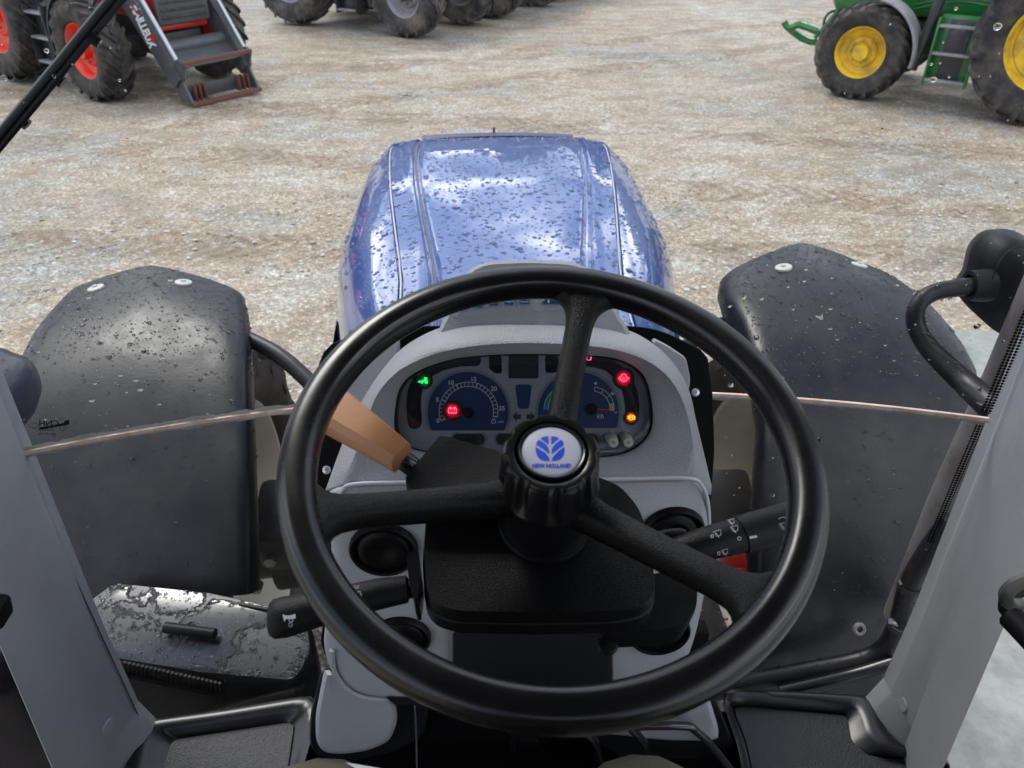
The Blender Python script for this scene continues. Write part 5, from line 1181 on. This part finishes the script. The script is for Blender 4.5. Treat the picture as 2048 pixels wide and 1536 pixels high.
# ------------------------------------------------------------------ pedals and rods
pd = tube('pedal_rod', [LP(1270, 1452, -.03), LP(1370, 1452, -.03), LP(1392, 1462, -.03), LP(1430, 1500, -.03), LP(1500, 1590, -.03)], .0065, mat('polished_black_rod', (.02, .02, .022), .15, coat=.5), T, n=12, sm=6)
tube('cable', [LP(829, 1408, -.10), LP(832, 1460, -.10), LP(834, 1560, -.10)], .0016, M_['steel'], T, n=6)
for pts in ([(1165, 1460), (1190, 1485), (1198, 1520), (1200, 1570)], [(1258, 1452), (1280, 1475), (1292, 1500), (1290, 1560)]):
    tube('pedal_arm', [LP(x, y, -.03) for x, y in pts], .010, M_['gloss'], T, n=10, flat=.6)
box('brake_pedal', LP(1245, 1560, -.03), (.10, .03, .05), M_['black'], T, bev=.006)
bkt = tube('hood_release', [LP(1022, 1462, -.06), LP(1026, 1498, -.06)], .006, M_['black'], T, n=8, sm=1)
box('release_block', LP(1055, 1478, -.08), (.040, .02, .02), M_['black'], bkt, bev=.004)
# ------------------------------------------------------------------ red loader lettering
rt_.rotation_euler = rt_.rotation_euler; bpy.context.view_layer.update()
arms = [o for o in rt_.children if o.name.startswith('loader_arm')]; at_ = bvh(arms)
def prn_local(name, g, tree, mt, par, off):
    o = prn(name, g, tree, mt, None, off); o.parent = par; o.matrix_parent_inverse = par.matrix_world.inverted(); return o
lt1 = text2('MAILLEUX', 286, 52, 14, -65, 1.05, .05)
prn_local('arm_lettering', lt1, at_, M_['white'], rt_, .004)
prn_local('arm_stripe', stroke([(262, 8), (278, 30)], 5), at_, M_['red'], rt_, .004); prn_local('arm_stripe', stroke([(302, 68), (308, 84)], 7), at_, M_['red'], rt_, .005)

# ------------------------------------------------------------------ the person in the seat (only the knees reach into the picture)
bmv = [(0, -.40, 1.86), (-.10, -.36, 1.86), (.10, -.36, 1.86), (-.190, .320, 1.897), (.068, .314, 1.896), (-.19, .34, 1.62), (.07, .34, 1.62), (-.19, .26, 1.31), (.07, .26, 1.31), (0, -.46, 2.02), (0, -.50, 2.30), (-.2, -.50, 2.36), (.2, -.50, 2.36), (-.26, -.42, 2.10), (.26, -.42, 2.10), (-.2, -.2, 2.0), (.2, -.2, 2.0)]
bme = [(0, 1), (0, 2), (1, 3), (2, 4), (3, 5), (4, 6), (5, 7), (6, 8), (0, 9), (9, 10), (10, 11), (10, 12), (11, 13), (12, 14), (13, 15), (14, 16)]
me = bpy.data.meshes.new('person'); me.from_pydata(bmv, bme, []); po = bpy.data.objects.new('person', me); COL.objects.link(po)
md = po.modifiers.new('s', 'SKIN'); md.use_smooth_shade = True
for v, r in zip(me.skin_vertices[0].data if me.skin_vertices else [], [.12]): pass
bpy.context.view_layer.objects.active = po
if not me.skin_vertices:
    bm = bmesh.new(); bm.from_mesh(me); bm.verts.layers.skin.verify(); bm.to_mesh(me); bm.free()
rad = [.13, .10, .10, .062, .062, .055, .055, .045, .045, .13, .14, .07, .07, .05, .05, .04, .04]
for i, v in enumerate(me.skin_vertices[0].data): v.radius = (rad[i], rad[i]); v.use_root = (i == 0)
ms = po.modifiers.new('u', 'SUBSURF'); ms.levels = 2; ms.render_levels = 2
me.materials.append(M_['trouser']); me.shade_smooth()
tag(po, 'seated person, only khaki trouser knees in view below the steering wheel', 'person')
for sx in (-.19, .07):
    o = box('shoe', (sx, .32, 1.26), (.10, .27, .09), M_['shoe'], None, bev=.035, seg=3); o.parent = po
pp = []
O = [(600, 1552), (640, 1526), (665, 1523), (700, 1527), (775, 1540), (800, 1600), (640, 1640)]
pa = [PZ(*p, 1.90) for p in rpoly(O, 10)]
sheet = loft('paper_sheet', [[p for p in pa], [p+V((0, 0, .0008)) for p in pa]], M_['paper'], None, (1, 1), 20)
tag(sheet, 'white sheet of paper lying beside the left khaki knee', 'paper')
